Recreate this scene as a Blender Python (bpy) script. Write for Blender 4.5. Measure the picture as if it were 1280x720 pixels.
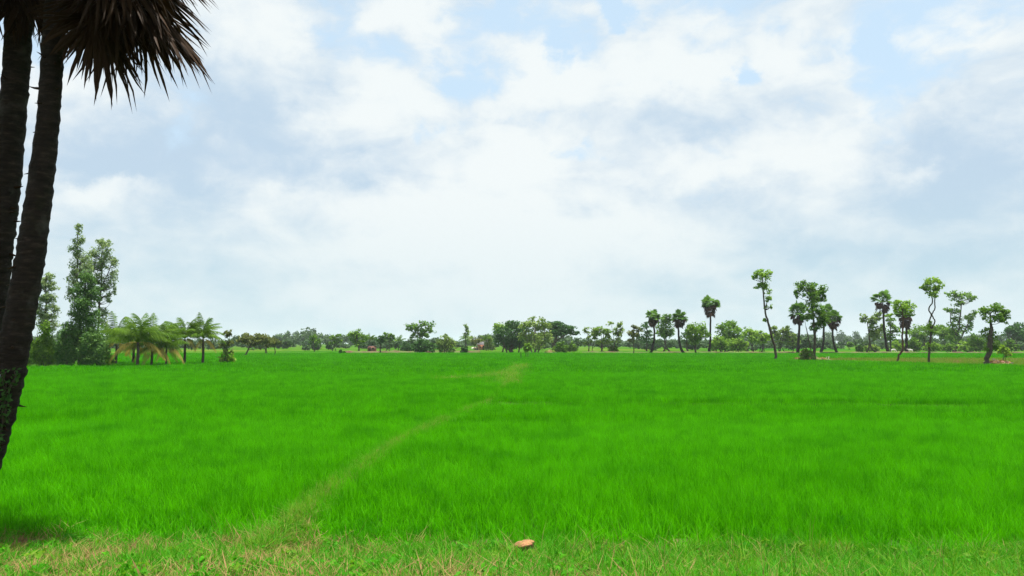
import bpy, bmesh, math, random
import numpy as np
from mathutils import Vector, Matrix

# ------------------------------------------------------------------ camera
sc = bpy.context.scene
for o in list(bpy.data.objects):
    bpy.data.objects.remove(o)
COL = sc.collection
R = math.radians
CAMZ, F, HOR = 2.75, 1000.0, 429.0            # metres, focal length in photo pixels, horizon row
TH = math.atan((HOR - 360.0) / F)
cam_d = bpy.data.cameras.new('camera')
cam_d.sensor_width = 36.0
cam_d.lens = F / 1280.0 * 36.0
cam_d.clip_start, cam_d.clip_end = 0.1, 9000.0
cam = bpy.data.objects.new('camera', cam_d)
COL.objects.link(cam)
cam.location = (0, 0, CAMZ)
cam.rotation_euler = (R(90) + TH, 0, 0)
sc.camera = cam

FWD = np.array((0, math.cos(TH), math.sin(TH)))
UP = np.array((0, -math.sin(TH), math.cos(TH)))
def ray(px, py):
    return FWD + (px - 640.0) / F * np.array((1.0, 0, 0)) + (360.0 - py) / F * UP
def PD(px, py, d):
    """point seen at photo pixel px, py at depth y = d"""
    r = ray(px, py)
    return np.array((0, 0, CAMZ)) + r * (d / r[1])
def P(px, py, z=0.0):
    """point where the pixel's ray meets the level z"""
    r = ray(px, py)
    return np.array((0, 0, CAMZ)) + r * ((z - CAMZ) / r[2])
def DY(py, z=0.3):
    return float(P(640, py, z)[1])

# ------------------------------------------------------------------ light
SUN_EL, SUN_AZ = R(79), R(72)                 # noon sun, almost overhead, a little to the right
to_sun = Vector((math.cos(SUN_EL) * math.sin(SUN_AZ), math.cos(SUN_EL) * math.cos(SUN_AZ), math.sin(SUN_EL)))
sl = bpy.data.lights.new('sun', 'SUN')
sl.energy, sl.angle, sl.color = 5.0, R(0.6), (1.0, 0.96, 0.88)
sun = bpy.data.objects.new('sun', sl)
COL.objects.link(sun)
sun.rotation_euler = (-to_sun).to_track_quat('-Z', 'Y').to_euler()
sc.view_settings.view_transform = 'Standard'
sc.view_settings.look = 'None'
sc.view_settings.gamma = 1.0
sc.view_settings.use_curve_mapping = False
EXPO = 1.05
sc.view_settings.exposure = EXPO
sc.render.engine = 'CYCLES'
sc.cycles.max_bounces = 8
sc.cycles.transparent_max_bounces = 8
sc.cycles.volume_bounces = 1
sc.cycles.use_denoising = True
sc.cycles.denoising_prefilter = 'NONE'

# ------------------------------------------------------------------ sky
world = bpy.data.worlds.new('World')
sc.world = world
world.use_nodes = True
nt = world.node_tree
nt.nodes.clear()
def wn(t, **kw):
    n = nt.nodes.new(t)
    for k, v in kw.items():
        setattr(n, k, v)
    return n
def wmath(op, a, b=None, c=None, clamp=False):
    n = wn('ShaderNodeMath', operation=op, use_clamp=clamp)
    for i, v in enumerate((a, b, c)):
        if v is None: continue
        if isinstance(v, (int, float)): n.inputs[i].default_value = v
        else: nt.links.new(v, n.inputs[i])
    return n.outputs[0]
def wvec(op, a, b=None):
    n = wn('ShaderNodeVectorMath', operation=op)
    for i, v in enumerate((a, b)):
        if v is None: continue
        if isinstance(v, tuple): n.inputs[i].default_value = v
        else: nt.links.new(v, n.inputs[i])
    return n
def wcomb(x, y, z):
    n = wn('ShaderNodeCombineXYZ')
    for i, v in enumerate((x, y, z)):
        if isinstance(v, (int, float)): n.inputs[i].default_value = v
        else: nt.links.new(v, n.inputs[i])
    return n.outputs[0]
def wsmooth(v, a, b, lo=0.0, hi=1.0):
    n = wn('ShaderNodeMapRange', interpolation_type='SMOOTHSTEP')
    nt.links.new(v, n.inputs['Value'])
    for k, x in (('From Min', a), ('From Max', b), ('To Min', lo), ('To Max', hi)):
        n.inputs[k].default_value = x
    return n.outputs[0]
def wnoise(vec, scale, detail=6, rough=0.55, dist=0.0):
    n = wn('ShaderNodeTexNoise')
    n.inputs['Scale'].default_value = scale
    n.inputs['Detail'].default_value = detail
    n.inputs['Roughness'].default_value = rough
    n.inputs['Distortion'].default_value = dist
    nt.links.new(vec, n.inputs['Vector'])
    return n
def wmix(f, a, b):
    n = wn('ShaderNodeMix', data_type='RGBA')
    if isinstance(f, (int, float)): n.inputs[0].default_value = f
    else: nt.links.new(f, n.inputs[0])
    for i, v in ((6, a), (7, b)):
        if isinstance(v, tuple): n.inputs[i].default_value = (*v, 1)
        else: nt.links.new(v, n.inputs[i])
    return n.outputs[2]

BG = 0.10
KK = 1.0 / (BG * 2 ** EXPO)                   # shown value 1.0 in world units
tc = wn('ShaderNodeTexCoord')
sep = wn('ShaderNodeSeparateXYZ')
nt.links.new(tc.outputs['Generated'], sep.inputs[0])
dx, dy, dz = sep.outputs
plane = wvec('MULTIPLY', tc.outputs['Generated'], (1.0, 1.0, 1.75)).outputs[0]
warp = wnoise(plane, 4.0, 4, 0.6)
pw = wvec('ADD', plane, wvec('MULTIPLY', wvec('SUBTRACT', warp.outputs['Color'], (0.5, 0.5, 0.5)).outputs[0], (0.13, 0.13, 0.13)).outputs[0]).outputs[0]
n1 = wnoise(pw, 6.0, 9, 0.55).outputs['Fac']
n_shift = wnoise(wvec('ADD', pw, (0.012, 0.0, 0.04)).outputs[0], 6.0, 6, 0.52).outputs['Fac']
n2 = wnoise(wvec('ADD', plane, (3.1, 7.7, 0.0)).outputs[0], 2.6, 5, 0.55).outputs['Fac']
# named banks of cloud ahead: direction u = x/y, v = z/y
dyp = wmath('MAXIMUM', dy, 0.05)
front = wsmooth(dy, 0.05, 0.25)
uv0 = wcomb(wmath('DIVIDE', dx, dyp), wmath('DIVIDE', dz, dyp), 0.0)
uvw = wnoise(uv0, 9.0, 6, 0.62)
uv = wvec('ADD', uv0, wvec('MULTIPLY', wvec('SUBTRACT', uvw.outputs['Color'], (0.5, 0.5, 0.5)).outputs[0], (0.16, 0.12, 0.0)).outputs[0]).outputs[0]
def blobs(lst):
    acc = None
    for (px, py, rx, ry, w) in lst:
        r = ray(px, py)
        s = wvec('SUBTRACT', uv, (r[0] / r[1], r[2] / r[1], 0.0)).outputs[0]
        s = wvec('MULTIPLY', s, (F / rx, F / ry, 0.0)).outputs[0]
        v = wsmooth(wvec('LENGTH', s).outputs['Value'], 1.0, 0.0, 0.0, w)
        acc = v if acc is None else wmath('ADD', acc, v)
    return wmath('MULTIPLY', acc, front)
HOLES = [(920, 95, 42, 40, 0.8), (1088, 55, 32, 50, 0.4), (715, 190, 95, 30, 0.75), (570, 95, 60, 50, 0.55),
         (770, 8, 42, 36, 0.8), (540, 155, 38, 40, 0.75), (690, 70, 22, 42, 0.4), (190, 110, 190, 120, 0.12),
         (430, 60, 120, 90, 0.15), (1270, 290, 120, 130, 0.12), (500, 190, 60, 26, 0.4), (640, 20, 40, 30, 0.4)]
DARKS = [(250, 205, 240, 66, 0.62), (420, 215, 170, 45, 0.25), (120, 180, 190, 90, 0.45), (800, 140, 170, 50, 0.30),
         (1210, 190, 170, 110, 0.50), (1190, 285, 230, 100, 0.55), (870, 255, 280, 50, 0.26), (960, 130, 110, 70, 0.16),
         (330, 150, 150, 50, 0.3), (250, 300, 320, 80, 0.28), (280, 110, 230, 110, 0.42), (410, 50, 70, 90, 0.35), (960, 345, 380, 70, 0.20)]
LIGHTS = [(510, 8, 90, 45, 0.9), (455, 130, 130, 55, 0.8), (840, 85, 120, 55, 0.8), (620, 265, 210, 110, 0.65),
          (130, 235, 75, 30, 0.9), (330, 40, 110, 70, 0.6), (640, 190, 90, 60, 0.8), (1010, 190, 110, 60, 0.6),
          (880, 205, 120, 50, 0.6), (690, 100, 100, 70, 0.7), (1160, 45, 110, 50, 0.6), (1150, 200, 60, 20, 0.6),
          (480, 260, 260, 60, 0.5), (560, 330, 380, 130, 0.45), (1000, 60, 90, 60, 0.5), (740, 300, 260, 90, 0.4)]
hole, dark, light = blobs(HOLES), blobs(DARKS), blobs(LIGHTS)
low = wsmooth(dz, 0.30, 0.02)                  # more cloud and thicker air towards the horizon
cover = wmath('ADD', wmath('SUBTRACT', wmath('ADD', n1, wmath('MULTIPLY', light, 0.16)), wmath('MULTIPLY', hole, 0.29)), wmath('MULTIPLY', low, 0.30))
n3 = wnoise(pw, 19.0, 6, 0.6).outputs['Fac']
cover = wmath('ADD', cover, wmath('MULTIPLY', wmath('SUBTRACT', n3, 0.5), 0.22))
dens = wsmooth(cover, 0.32, 0.50, 0.0, 1.0)
relief = wmath('MULTIPLY', wmath('SUBTRACT', n1, n_shift), 1.6)
lit = wmath('ADD', wmath('ADD', 0.62, relief), wmath('SUBTRACT', wmath('MULTIPLY', light, 0.62), wmath('MULTIPLY', dark, 0.85)))
lit = wmath('ADD', lit, wmath('MULTIPLY', wmath('SUBTRACT', n2, 0.5), 0.4))
lit = wmath('ADD', lit, wmath('MULTIPLY', wmath('MULTIPLY', wmath('SUBTRACT', n3, 0.5), 0.8), wsmooth(dz, 0.02, 0.2)))
lit = wsmooth(lit, 0.0, 1.0)
c_white = tuple(KK * v for v in (0.90, 0.955, 0.965))
c_grey = tuple(KK * v for v in (0.545, 0.69, 0.835))
c_veil = tuple(KK * v for v in (0.65, 0.835, 0.98))
c_low = tuple(KK * v for v in (0.55, 0.755, 0.82))
sky = wn('ShaderNodeTexSky', sky_type='NISHITA')
sky.sun_disc = False
sky.sun_elevation, sky.sun_rotation = SUN_EL, SUN_AZ
sky.air_density, sky.dust_density, sky.ozone_density = 1.0, 1.2, 1.0
clear = wmix(0.82, sky.outputs[0], c_veil)
cloud = wmix(lit, c_grey, c_white)
allsky = wmix(dens, clear, cloud)
lowf = wsmooth(dz, 0.22, -0.01, 0.0, 0.85)
allsky = wmix(lowf, allsky, wmix(wmath('MULTIPLY', lit, 0.55), c_low, c_white))
bg = wn('ShaderNodeBackground')
bg.inputs['Strength'].default_value = BG
nt.links.new(allsky, bg.inputs['Color'])
wout = wn('ShaderNodeOutputWorld')
nt.links.new(bg.outputs[0], wout.inputs['Surface'])

# ------------------------------------------------------------------ helpers
def tag(o, label=None, cat=None, group=None, kind=None):
    if label: o['label'] = label
    if cat: o['category'] = cat
    if group: o['group'] = group
    if kind: o['kind'] = kind
    return o
def empty(name, loc, label, cat, group=None):
    o = bpy.data.objects.new(name, None)
    o.empty_display_size = 0.3
    o.location = Vector(loc)
    COL.objects.link(o)
    return tag(o, label, cat, group)
def link(name, me, mat=None, parent=None, loc=None, rot=None, scale=None):
    o = bpy.data.objects.new(name, me)
    COL.objects.link(o)
    if mat is not None and not me.materials: me.materials.append(mat)
    if parent is not None: o.parent = parent
    if loc is not None: o.location = Vector(loc)
    if rot is not None: o.rotation_euler = rot
    if scale is not None: o.scale = scale
    return o
def np_mesh(name, V, T, tint=None, smooth=False):
    V = np.asarray(V, dtype=np.float32).reshape(-1, 3)
    T = np.asarray(T, dtype=np.int32).reshape(-1, 3)
    me = bpy.data.meshes.new(name)
    me.vertices.add(len(V))
    me.vertices.foreach_set('co', V.ravel())
    me.loops.add(len(T) * 3)
    me.loops.foreach_set('vertex_index', T.ravel())
    me.polygons.add(len(T))
    me.polygons.foreach_set('loop_start', np.arange(0, len(T) * 3, 3, dtype=np.int32))
    if tint is not None:
        a = me.attributes.new('tint', 'FLOAT', 'POINT')
        a.data.foreach_set('value', np.asarray(tint, dtype=np.float32).ravel())
    me.update(calc_edges=True)
    if smooth: me.shade_smooth()
    return me
class Geo:
    """collects pieces of one mesh"""
    def __init__(s): s.V, s.T, s.C, s.n = [], [], [], 0
    def add(s, V, T, c=0.5):
        V = np.asarray(V, float).reshape(-1, 3)
        T = np.asarray(T, int).reshape(-1, 3)
        s.V.append(V); s.T.append(T + s.n)
        s.C.append(np.full(len(V), c) if np.isscalar(c) else np.asarray(c, float))
        s.n += len(V)
    def mesh(s, name, smooth=False):
        return np_mesh(name, np.concatenate(s.V), np.concatenate(s.T), np.concatenate(s.C), smooth)
    def box(s, x0, x1, y0, y1, z0, z1):
        V = [(x, y, z) for z in (z0, z1) for y in (y0, y1) for x in (x0, x1)]
        Q = [(0, 2, 3, 1), (4, 5, 7, 6), (0, 1, 5, 4), (2, 6, 7, 3), (0, 4, 6, 2), (1, 3, 7, 5)]
        s.add(V, [t for a, b, c, d in Q for t in ((a, b, c), (a, c, d))])
def tube(pts, rad, sides=7, cap=True):
    pts = np.asarray(pts, float)
    n = len(pts)
    tan = np.gradient(pts, axis=0)
    tan /= np.linalg.norm(tan, axis=1)[:, None] + 1e-9
    ref = np.array((0.31, 0.95, 0.05))
    a = np.cross(tan, ref); a /= np.linalg.norm(a, axis=1)[:, None] + 1e-9
    b = np.cross(tan, a)
    ang = np.linspace(0, 2 * math.pi, sides, endpoint=False)
    V = pts[:, None, :] + np.asarray(rad)[:, None, None] * (np.cos(ang)[None, :, None] * a[:, None, :] + np.sin(ang)[None, :, None] * b[:, None, :])
    T = []
    for i in range(n - 1):
        for j in range(sides):
            k = (j + 1) % sides
            p, q, r, s_ = i * sides + j, i * sides + k, (i + 1) * sides + k, (i + 1) * sides + j
            T += [(p, q, r), (p, r, s_)]
    V = V.reshape(-1, 3)
    if cap:
        V = np.vstack((V, pts[-1:], pts[:1]))
        c, c0 = len(V) - 2, len(V) - 1
        for j in range(sides):
            k = (j + 1) % sides
            T += [((n - 1) * sides + j, (n - 1) * sides + k, c), (k, j, c0)]
    return V, np.array(T)
def smooth_line(pts, rad, n, rng=None, jit=0.0):
    """Catmull-Rom through the points"""
    pts, rad = np.asarray(pts, float), np.asarray(rad, float)
    if len(pts) == 2: pts = np.array((pts[0], pts.mean(0), pts[1])); rad = np.array((rad[0], rad.mean(), rad[1]))
    E = np.vstack((2 * pts[0] - pts[1], pts, 2 * pts[-1] - pts[-2]))
    out, ro = [], []
    m = len(pts) - 1
    for t in np.linspace(0, m, n):
        i = min(int(t), m - 1); u = t - i
        p0, p1, p2, p3 = E[i], E[i + 1], E[i + 2], E[i + 3]
        out.append(0.5 * ((2 * p1) + (p2 - p0) * u + (2 * p0 - 5 * p1 + 4 * p2 - p3) * u * u + (3 * p1 - p0 - 3 * p2 + p3) * u ** 3))
        ro.append(rad[i] * (1 - u) + rad[i + 1] * u)
    out, ro = np.array(out), np.array(ro)
    if rng is not None and jit:
        out[1:-1] += rng.normal(0, jit, (n - 2, 3)) * ro[1:-1, None]
    return out, ro

# ------------------------------------------------------------------ materials
def new_mat(name):
    m = bpy.data.materials.new(name)
    m.use_nodes = True
    m.node_tree.nodes.clear()
    return m
def N(m, t, **kw):
    n = m.node_tree.nodes.new(t)
    for k, v in kw.items(): setattr(n, k, v)
    return n
def L(m, a, b): m.node_tree.links.new(a, b)
def ramp(m, fac, stops):
    r = N(m, 'ShaderNodeValToRGB')
    e = r.color_ramp.elements
    while len(e) < len(stops): e.new(0.5)
    for i, (p, c) in enumerate(stops):
        e[i].position = p; e[i].color = (*c, 1)
    L(m, fac, r.inputs[0])
    return r.outputs[0]
def mixc(m, f, a, b, mode='MIX'):
    n = N(m, 'ShaderNodeMix', data_type='RGBA', blend_type=mode)
    if isinstance(f, (int, float)): n.inputs[0].default_value = f
    else: L(m, f, n.inputs[0])
    for i, v in ((6, a), (7, b)):
        if isinstance(v, tuple): n.inputs[i].default_value = (*v, 1)
        else: L(m, v, n.inputs[i])
    return n.outputs[2]
def noise(m, scale, detail=4, rough=0.55, coord='Object', stretch=None):
    n = N(m, 'ShaderNodeTexNoise')
    n.inputs['Scale'].default_value = scale
    n.inputs['Detail'].default_value = detail
    n.inputs['Roughness'].default_value = rough
    if coord == 'World':
        src = N(m, 'ShaderNodeNewGeometry').outputs['Position']
    else:
        src = N(m, 'ShaderNodeTexCoord').outputs[coord]
    if stretch:
        mp = N(m, 'ShaderNodeMapping'); mp.inputs['Scale'].default_value = stretch
        L(m, src, mp.inputs[0]); src = mp.outputs[0]
    L(m, src, n.inputs['Vector'])
    return n.outputs['Fac']
def rmap(m, v, a, b, lo=0.0, hi=1.0):
    n = N(m, 'ShaderNodeMapRange')
    L(m, v, n.inputs[0])
    for i, x in enumerate((a, b, lo, hi)): n.inputs[i + 1].default_value = x
    return n.outputs[0]

def leaf_mat(name, lo, hi, trans=0.35, rough=0.55, patch=None, spec=0.04, back=1.25, vary=0.35):
    """leaf: colour varies leaf to leaf (tint), plant to plant and, for crops, over the ground"""
    m = new_mat(name)
    at = N(m, 'ShaderNodeAttribute', attribute_name='tint')
    oi = N(m, 'ShaderNodeObjectInfo')
    s = N(m, 'ShaderNodeMath', operation='MULTIPLY_ADD')
    L(m, oi.outputs['Random'], s.inputs[0]); s.inputs[1].default_value = vary
    L(m, at.outputs['Fac'], s.inputs[2])
    f = rmap(m, s.outputs[0], 0.0, 1.0 + vary)
    col = ramp(m, f, [(0.0, lo), (1.0, hi)])
    if patch:
        for (scale, a, b, c, amt) in patch:
            k = rmap(m, noise(m, scale, 4, 0.6, 'World'), a, b, 0, amt)
            col = mixc(m, k, col, c)
    pb = N(m, 'ShaderNodeBsdfPrincipled')
    L(m, col, pb.inputs['Base Color'])
    pb.inputs['Roughness'].default_value = rough
    pb.inputs['Specular IOR Level'].default_value = spec
    tr = N(m, 'ShaderNodeBsdfTranslucent')
    L(m, mixc(m, 1.0, col, (back, back * 1.02, back * 0.55), 'MULTIPLY'), tr.inputs['Color'])
    mx = N(m, 'ShaderNodeMixShader'); mx.inputs[0].default_value = trans
    L(m, pb.outputs[0], mx.inputs[1]); L(m, tr.outputs[0], mx.inputs[2])
    o = N(m, 'ShaderNodeOutputMaterial'); L(m, mx.outputs[0], o.inputs[0])
    return m
def surf_mat(name, stops, scale, rough=0.9, bump=0.0, bscale=None, coord='Object', stretch=None, extra=None, spec=0.2):
    m = new_mat(name)
    n = noise(m, scale, 6, 0.6, coord, stretch)
    col = ramp(m, n, stops)
    if extra:
        for (sc_, a, b, c, amt, st) in extra:
            col = mixc(m, rmap(m, noise(m, sc_, 5, 0.6, coord, st), a, b, 0, amt), col, c)
    pb = N(m, 'ShaderNodeBsdfPrincipled')
    L(m, col, pb.inputs['Base Color'])
    pb.inputs['Roughness'].default_value = rough
    pb.inputs['Specular IOR Level'].default_value = spec
    if bump:
        bn = N(m, 'ShaderNodeBump'); bn.inputs['Strength'].default_value = bump; bn.inputs['Distance'].default_value = 0.05
        L(m, noise(m, bscale or scale * 3, 6, 0.65, coord, stretch), bn.inputs['Height']); L(m, bn.outputs[0], pb.inputs['Normal'])
    o = N(m, 'ShaderNodeOutputMaterial'); L(m, pb.outputs[0], o.inputs[0])
    return m

M = {}
M['rice'] = leaf_mat('rice_leaf', (0.012, 0.125, 0.0004), (0.112, 0.505, 0.0012), 0.38, 0.5,
                     patch=[(0.045, 0.45, 0.72, (0.075, 0.38, 0.002), 0.5), (0.35, 0.5, 0.75, (0.012, 0.145, 0.0006), 0.7), (1.7, 0.50, 0.70, (0.010, 0.13, 0.0006), 0.65)], spec=0.02, back=1.25, vary=0.75)
M['fallow'] = leaf_mat('fallow_grass', (0.09, 0.20, 0.012), (0.21, 0.29, 0.04), 0.3, 0.6, patch=[(0.09, 0.5, 0.75, (0.20, 0.21, 0.05), 0.5)])
M['straw'] = leaf_mat('dry_grass', (0.13, 0.085, 0.030), (0.38, 0.28, 0.115), 0.25, 0.7)
M['rust'] = leaf_mat('dead_litter', (0.12, 0.070, 0.028), (0.31, 0.20, 0.09), 0.2, 0.7)
M['weed'] = leaf_mat('verge_weed', (0.018, 0.16, 0.004), (0.075, 0.29, 0.008), 0.35, 0.5)
M['limeweed'] = leaf_mat('pale_weed', (0.06, 0.19, 0.008), (0.17, 0.31, 0.025), 0.4, 0.5)
M['leaf_lime'] = leaf_mat('leaf_lime', (0.0853, 0.1938, 0.0186), (0.3100, 0.4650, 0.0697), 0.35)
M['leaf_mid'] = leaf_mat('leaf_mid', (0.042, 0.125, 0.012), (0.190, 0.320, 0.040), 0.33)
M['leaf_deep'] = leaf_mat('leaf_deep', (0.0246, 0.0737, 0.0211), (0.0789, 0.1755, 0.0421), 0.25)
M['leaf_pale'] = leaf_mat('leaf_pale', (0.085, 0.150, 0.035), (0.270, 0.370, 0.095), 0.3)
M['leaf_olive'] = leaf_mat('leaf_olive', (0.0750, 0.1125, 0.0300), (0.2100, 0.2250, 0.0750), 0.3)
M['leaf_feather'] = leaf_mat('leaf_feather', (0.032, 0.100, 0.024), (0.140, 0.250, 0.065), 0.3)
M['leaf_silver'] = leaf_mat('leaf_silver', (0.1092, 0.1856, 0.0764), (0.3494, 0.4368, 0.2075), 0.3)
M['palm_green'] = leaf_mat('palm_green', (0.0330, 0.1050, 0.0150), (0.1275, 0.2475, 0.0375), 0.25, 0.4)
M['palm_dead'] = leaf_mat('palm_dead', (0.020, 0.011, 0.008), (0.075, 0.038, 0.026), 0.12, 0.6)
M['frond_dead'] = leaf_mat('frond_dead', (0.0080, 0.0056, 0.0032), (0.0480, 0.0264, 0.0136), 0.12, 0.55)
M['frond_green'] = leaf_mat('frond_green', (0.02, 0.05, 0.010), (0.06, 0.11, 0.02), 0.2, 0.45)
M['coco_green'] = leaf_mat('coconut_green', (0.020, 0.085, 0.005), (0.165, 0.265, 0.032), 0.35, 0.4)
M['coco_dry'] = leaf_mat('coconut_dry', (0.16, 0.16, 0.03), (0.42, 0.33, 0.09), 0.35, 0.6)
M['far'] = leaf_mat('far_wood', (0.0286, 0.0676, 0.0286), (0.0910, 0.1495, 0.0585), 0.2)
M['bark'] = surf_mat('bark', [(0.3, (0.035, 0.027, 0.02)), (0.7, (0.10, 0.08, 0.06))], 3.0, bump=0.6, stretch=(6, 6, 1))
M['bark_red'] = surf_mat('bark_red', [(0.3, (0.06, 0.03, 0.022)), (0.7, (0.14, 0.075, 0.055))], 3.0, bump=0.6, stretch=(6, 6, 1))
M['bark_pale'] = surf_mat('bark_pale', [(0.3, (0.12, 0.10, 0.08)), (0.7, (0.27, 0.24, 0.20))], 3.0, bump=0.5, stretch=(6, 6, 1))
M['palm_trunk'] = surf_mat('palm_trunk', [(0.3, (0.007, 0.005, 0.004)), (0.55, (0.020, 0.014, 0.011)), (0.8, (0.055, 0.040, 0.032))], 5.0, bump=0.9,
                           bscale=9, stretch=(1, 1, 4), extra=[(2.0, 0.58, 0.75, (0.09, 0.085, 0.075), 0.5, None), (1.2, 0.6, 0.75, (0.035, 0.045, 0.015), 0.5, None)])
M['soil'] = surf_mat('wet_soil', [(0.3, (0.012, 0.030, 0.006)), (0.7, (0.030, 0.060, 0.014))], 0.6, rough=0.75, bump=0.3, coord='Object')
M['bund'] = surf_mat('bund_soil', [(0.3, (0.06, 0.065, 0.022)), (0.7, (0.17, 0.14, 0.065))], 1.6, bump=0.7, bscale=14, extra=[(0.9, 0.48, 0.62, (0.06, 0.14, 0.02), 0.8, None)])
M['bank'] = surf_mat('bank_soil', [(0.3, (0.035, 0.022, 0.012)), (0.7, (0.12, 0.075, 0.04))], 0.4, bump=0.7, bscale=5, extra=[(0.25, 0.44, 0.58, (0.07, 0.12, 0.02), 0.85, None)])
M['verge'] = surf_mat('verge_soil', [(0.3, (0.06, 0.040, 0.018)), (0.55, (0.15, 0.10, 0.05)), (0.75, (0.27, 0.19, 0.11))], 1.3, bump=0.9, bscale=18,
                      extra=[(0.7, 0.5, 0.62, (0.05, 0.11, 0.02), 0.75, None)])
# open land: paddy mud near, grass and stubble further off
def land_mat():
    m = new_mat('open_land')
    pos = N(m, 'ShaderNodeNewGeometry').outputs['Position']
    sp = N(m, 'ShaderNodeSeparateXYZ'); L(m, pos, sp.inputs[0])
    nz = noise(m, 0.012, 5, 0.55, 'World', (1, 3.5, 1))
    nf = noise(m, 0.25, 6, 0.65, 'World')
    grass = ramp(m, nz, [(0.38, (0.014, 0.085, 0.002)), (0.50, (0.028, 0.105, 0.004)), (0.58, (0.065, 0.115, 0.010)), (0.68, (0.19, 0.16, 0.05))])
    grass = mixc(m, rmap(m, nf, 0.45, 0.75, 0, 0.55), grass, (0.05, 0.13, 0.012))
    mud = ramp(m, nf, [(0.3, (0.014, 0.045, 0.004)), (0.7, (0.03, 0.085, 0.008))])
    far = rmap(m, sp.outputs['Y'], 205, 240)
    col = mixc(m, far, mud, grass)
    pb = N(m, 'ShaderNodeBsdfPrincipled'); L(m, col, pb.inputs['Base Color'])
    pb.inputs['Roughness'].default_value = 0.95; pb.inputs['Specular IOR Level'].default_value = 0.0
    bn = N(m, 'ShaderNodeBump'); bn.inputs['Strength'].default_value = 0.8; bn.inputs['Distance'].default_value = 0.3
    L(m, nf, bn.inputs['Height']); L(m, bn.outputs[0], pb.inputs['Normal'])
    o = N(m, 'ShaderNodeOutputMaterial'); L(m, pb.outputs[0], o.inputs[0])
    return m
M['land'] = land_mat()

# ------------------------------------------------------------------ ground, bunds, verge
rng = np.random.default_rng(7)
me = np_mesh('ground', [(-3500, -60, 0), (3500, -60, 0), (3500, 3300, 0), (-3500, 3300, 0)], [(0, 1, 2), (0, 2, 3)])
tag(link('ground', me, M['land']), kind='structure')

BUND = np.array([P(x, y, 0.25)[:2] for x, y in ((268, 712), (335, 668), (430, 592), (500, 546), (560, 519), (612, 497), (632, 478), (640, 465), (652, 455), (668, 448), (690, 444))])
BRANCH = np.array([P(x, y, 0.25)[:2] for x, y in ((640, 466), (622, 468), (596, 471), (560, 472.5))])
CROSS = np.array([P(x, y, 0.25)[:2] for x, y in ((634, 499.5), (760, 500), (900, 500.5), (1040, 501), (1330, 503))])
def dist_poly(X, Y, poly):
    best = np.full(X.shape, 1e9)
    for (ax, ay), (bx, by) in zip(poly[:-1], poly[1:]):
        vx, vy = bx - ax, by - ay
        t = np.clip(((X - ax) * vx + (Y - ay) * vy) / (vx * vx + vy * vy), 0, 1)
        best = np.minimum(best, np.hypot(X - ax - t * vx, Y - ay - t * vy))
    return best
def ridge(name, poly, half, h, mat, step=0.5, seed=1):
    r = np.random.default_rng(seed)
    seg = np.vstack([np.linspace(a, b, max(2, int(np.hypot(*(b - a)) / step)), endpoint=False) for a, b in zip(poly[:-1], poly[1:])] + [poly[-1:]])
    tan = np.gradient(seg, axis=0); tan /= np.linalg.norm(tan, axis=1)[:, None] + 1e-9
    nor = np.stack((-tan[:, 1], tan[:, 0]), 1)
    prof = [(-1.25, -0.03), (-0.8, 0.55), (-0.4, 0.95), (0, 1.0), (0.4, 0.92), (0.8, 0.5), (1.25, -0.03)]
    V, k = [], len(prof)
    for p, n in zip(seg, nor):
        w = half * r.uniform(0.8, 1.2)
        hh = h * r.uniform(0.7, 1.25)
        for a, b in prof:
            q = p + n * a * w
            V.append((q[0], q[1], b * hh + (r.normal(0, 0.06 * h) if b > 0 else 0)))
    T = []
    for i in range(len(seg) - 1):
        for j in range(k - 1):
            a = i * k + j
            T += [(a, a + k, a + k + 1), (a, a + k + 1, a + 1)]
    return tag(link(name, np_mesh(name, V, T, smooth=True), mat), kind='structure')
ridge('field_bund', BUND[:6], 0.12, 0.10, M['bund'], 0.35, 1)
ridge('field_bank_east', np.array([P(x, y, 0.3)[:2] for x, y in ((728, 440.6), (820, 440.8), (900, 440.6), (1040, 441), (1200, 441.0), (1420, 441.5))]), 1.4, 0.55, M['bank'], 1.5, 3)
ridge('field_bank_west', np.array([P(x, y, 0.3)[:2] for x, y in ((430, 440.3), (480, 440), (530, 439.6), (600, 439.6))]), 1.4, 0.6, M['bank'], 1.5, 4)

def verge_z(X, Y):
    e = 11.35 - 0.09 * np.clip(X + 6, 0, 14)           # foot of the bank
    t = np.clip((e - Y) / 5.0, 0, 1)
    return 0.62 * t * t * (3 - 2 * t)
xs = np.linspace(-16, 16, 129); ys = np.linspace(-3, 12.0, 64)
XX, YY = np.meshgrid(xs, ys)
ZZ = verge_z(XX, YY) + 0.03 * np.sin(XX * 3.1 + YY * 2.2) * np.sin(YY * 4.3 - XX) + rng.normal(0, 0.012, XX.shape)
ZZ = np.where(YY > 11.4, -0.06, ZZ + 0.012)
V = np.stack((XX, YY, ZZ), -1).reshape(-1, 3)
nx = len(xs)
T = [t for j in range(len(ys) - 1) for i in range(nx - 1) for t in ((j * nx + i, j * nx + i + 1, (j + 1) * nx + i + 1), (j * nx + i, (j + 1) * nx + i + 1, (j + 1) * nx + i))]
tag(link('road_verge', np_mesh('road_verge', V, T, smooth=True), M['verge']), kind='structure')

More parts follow.
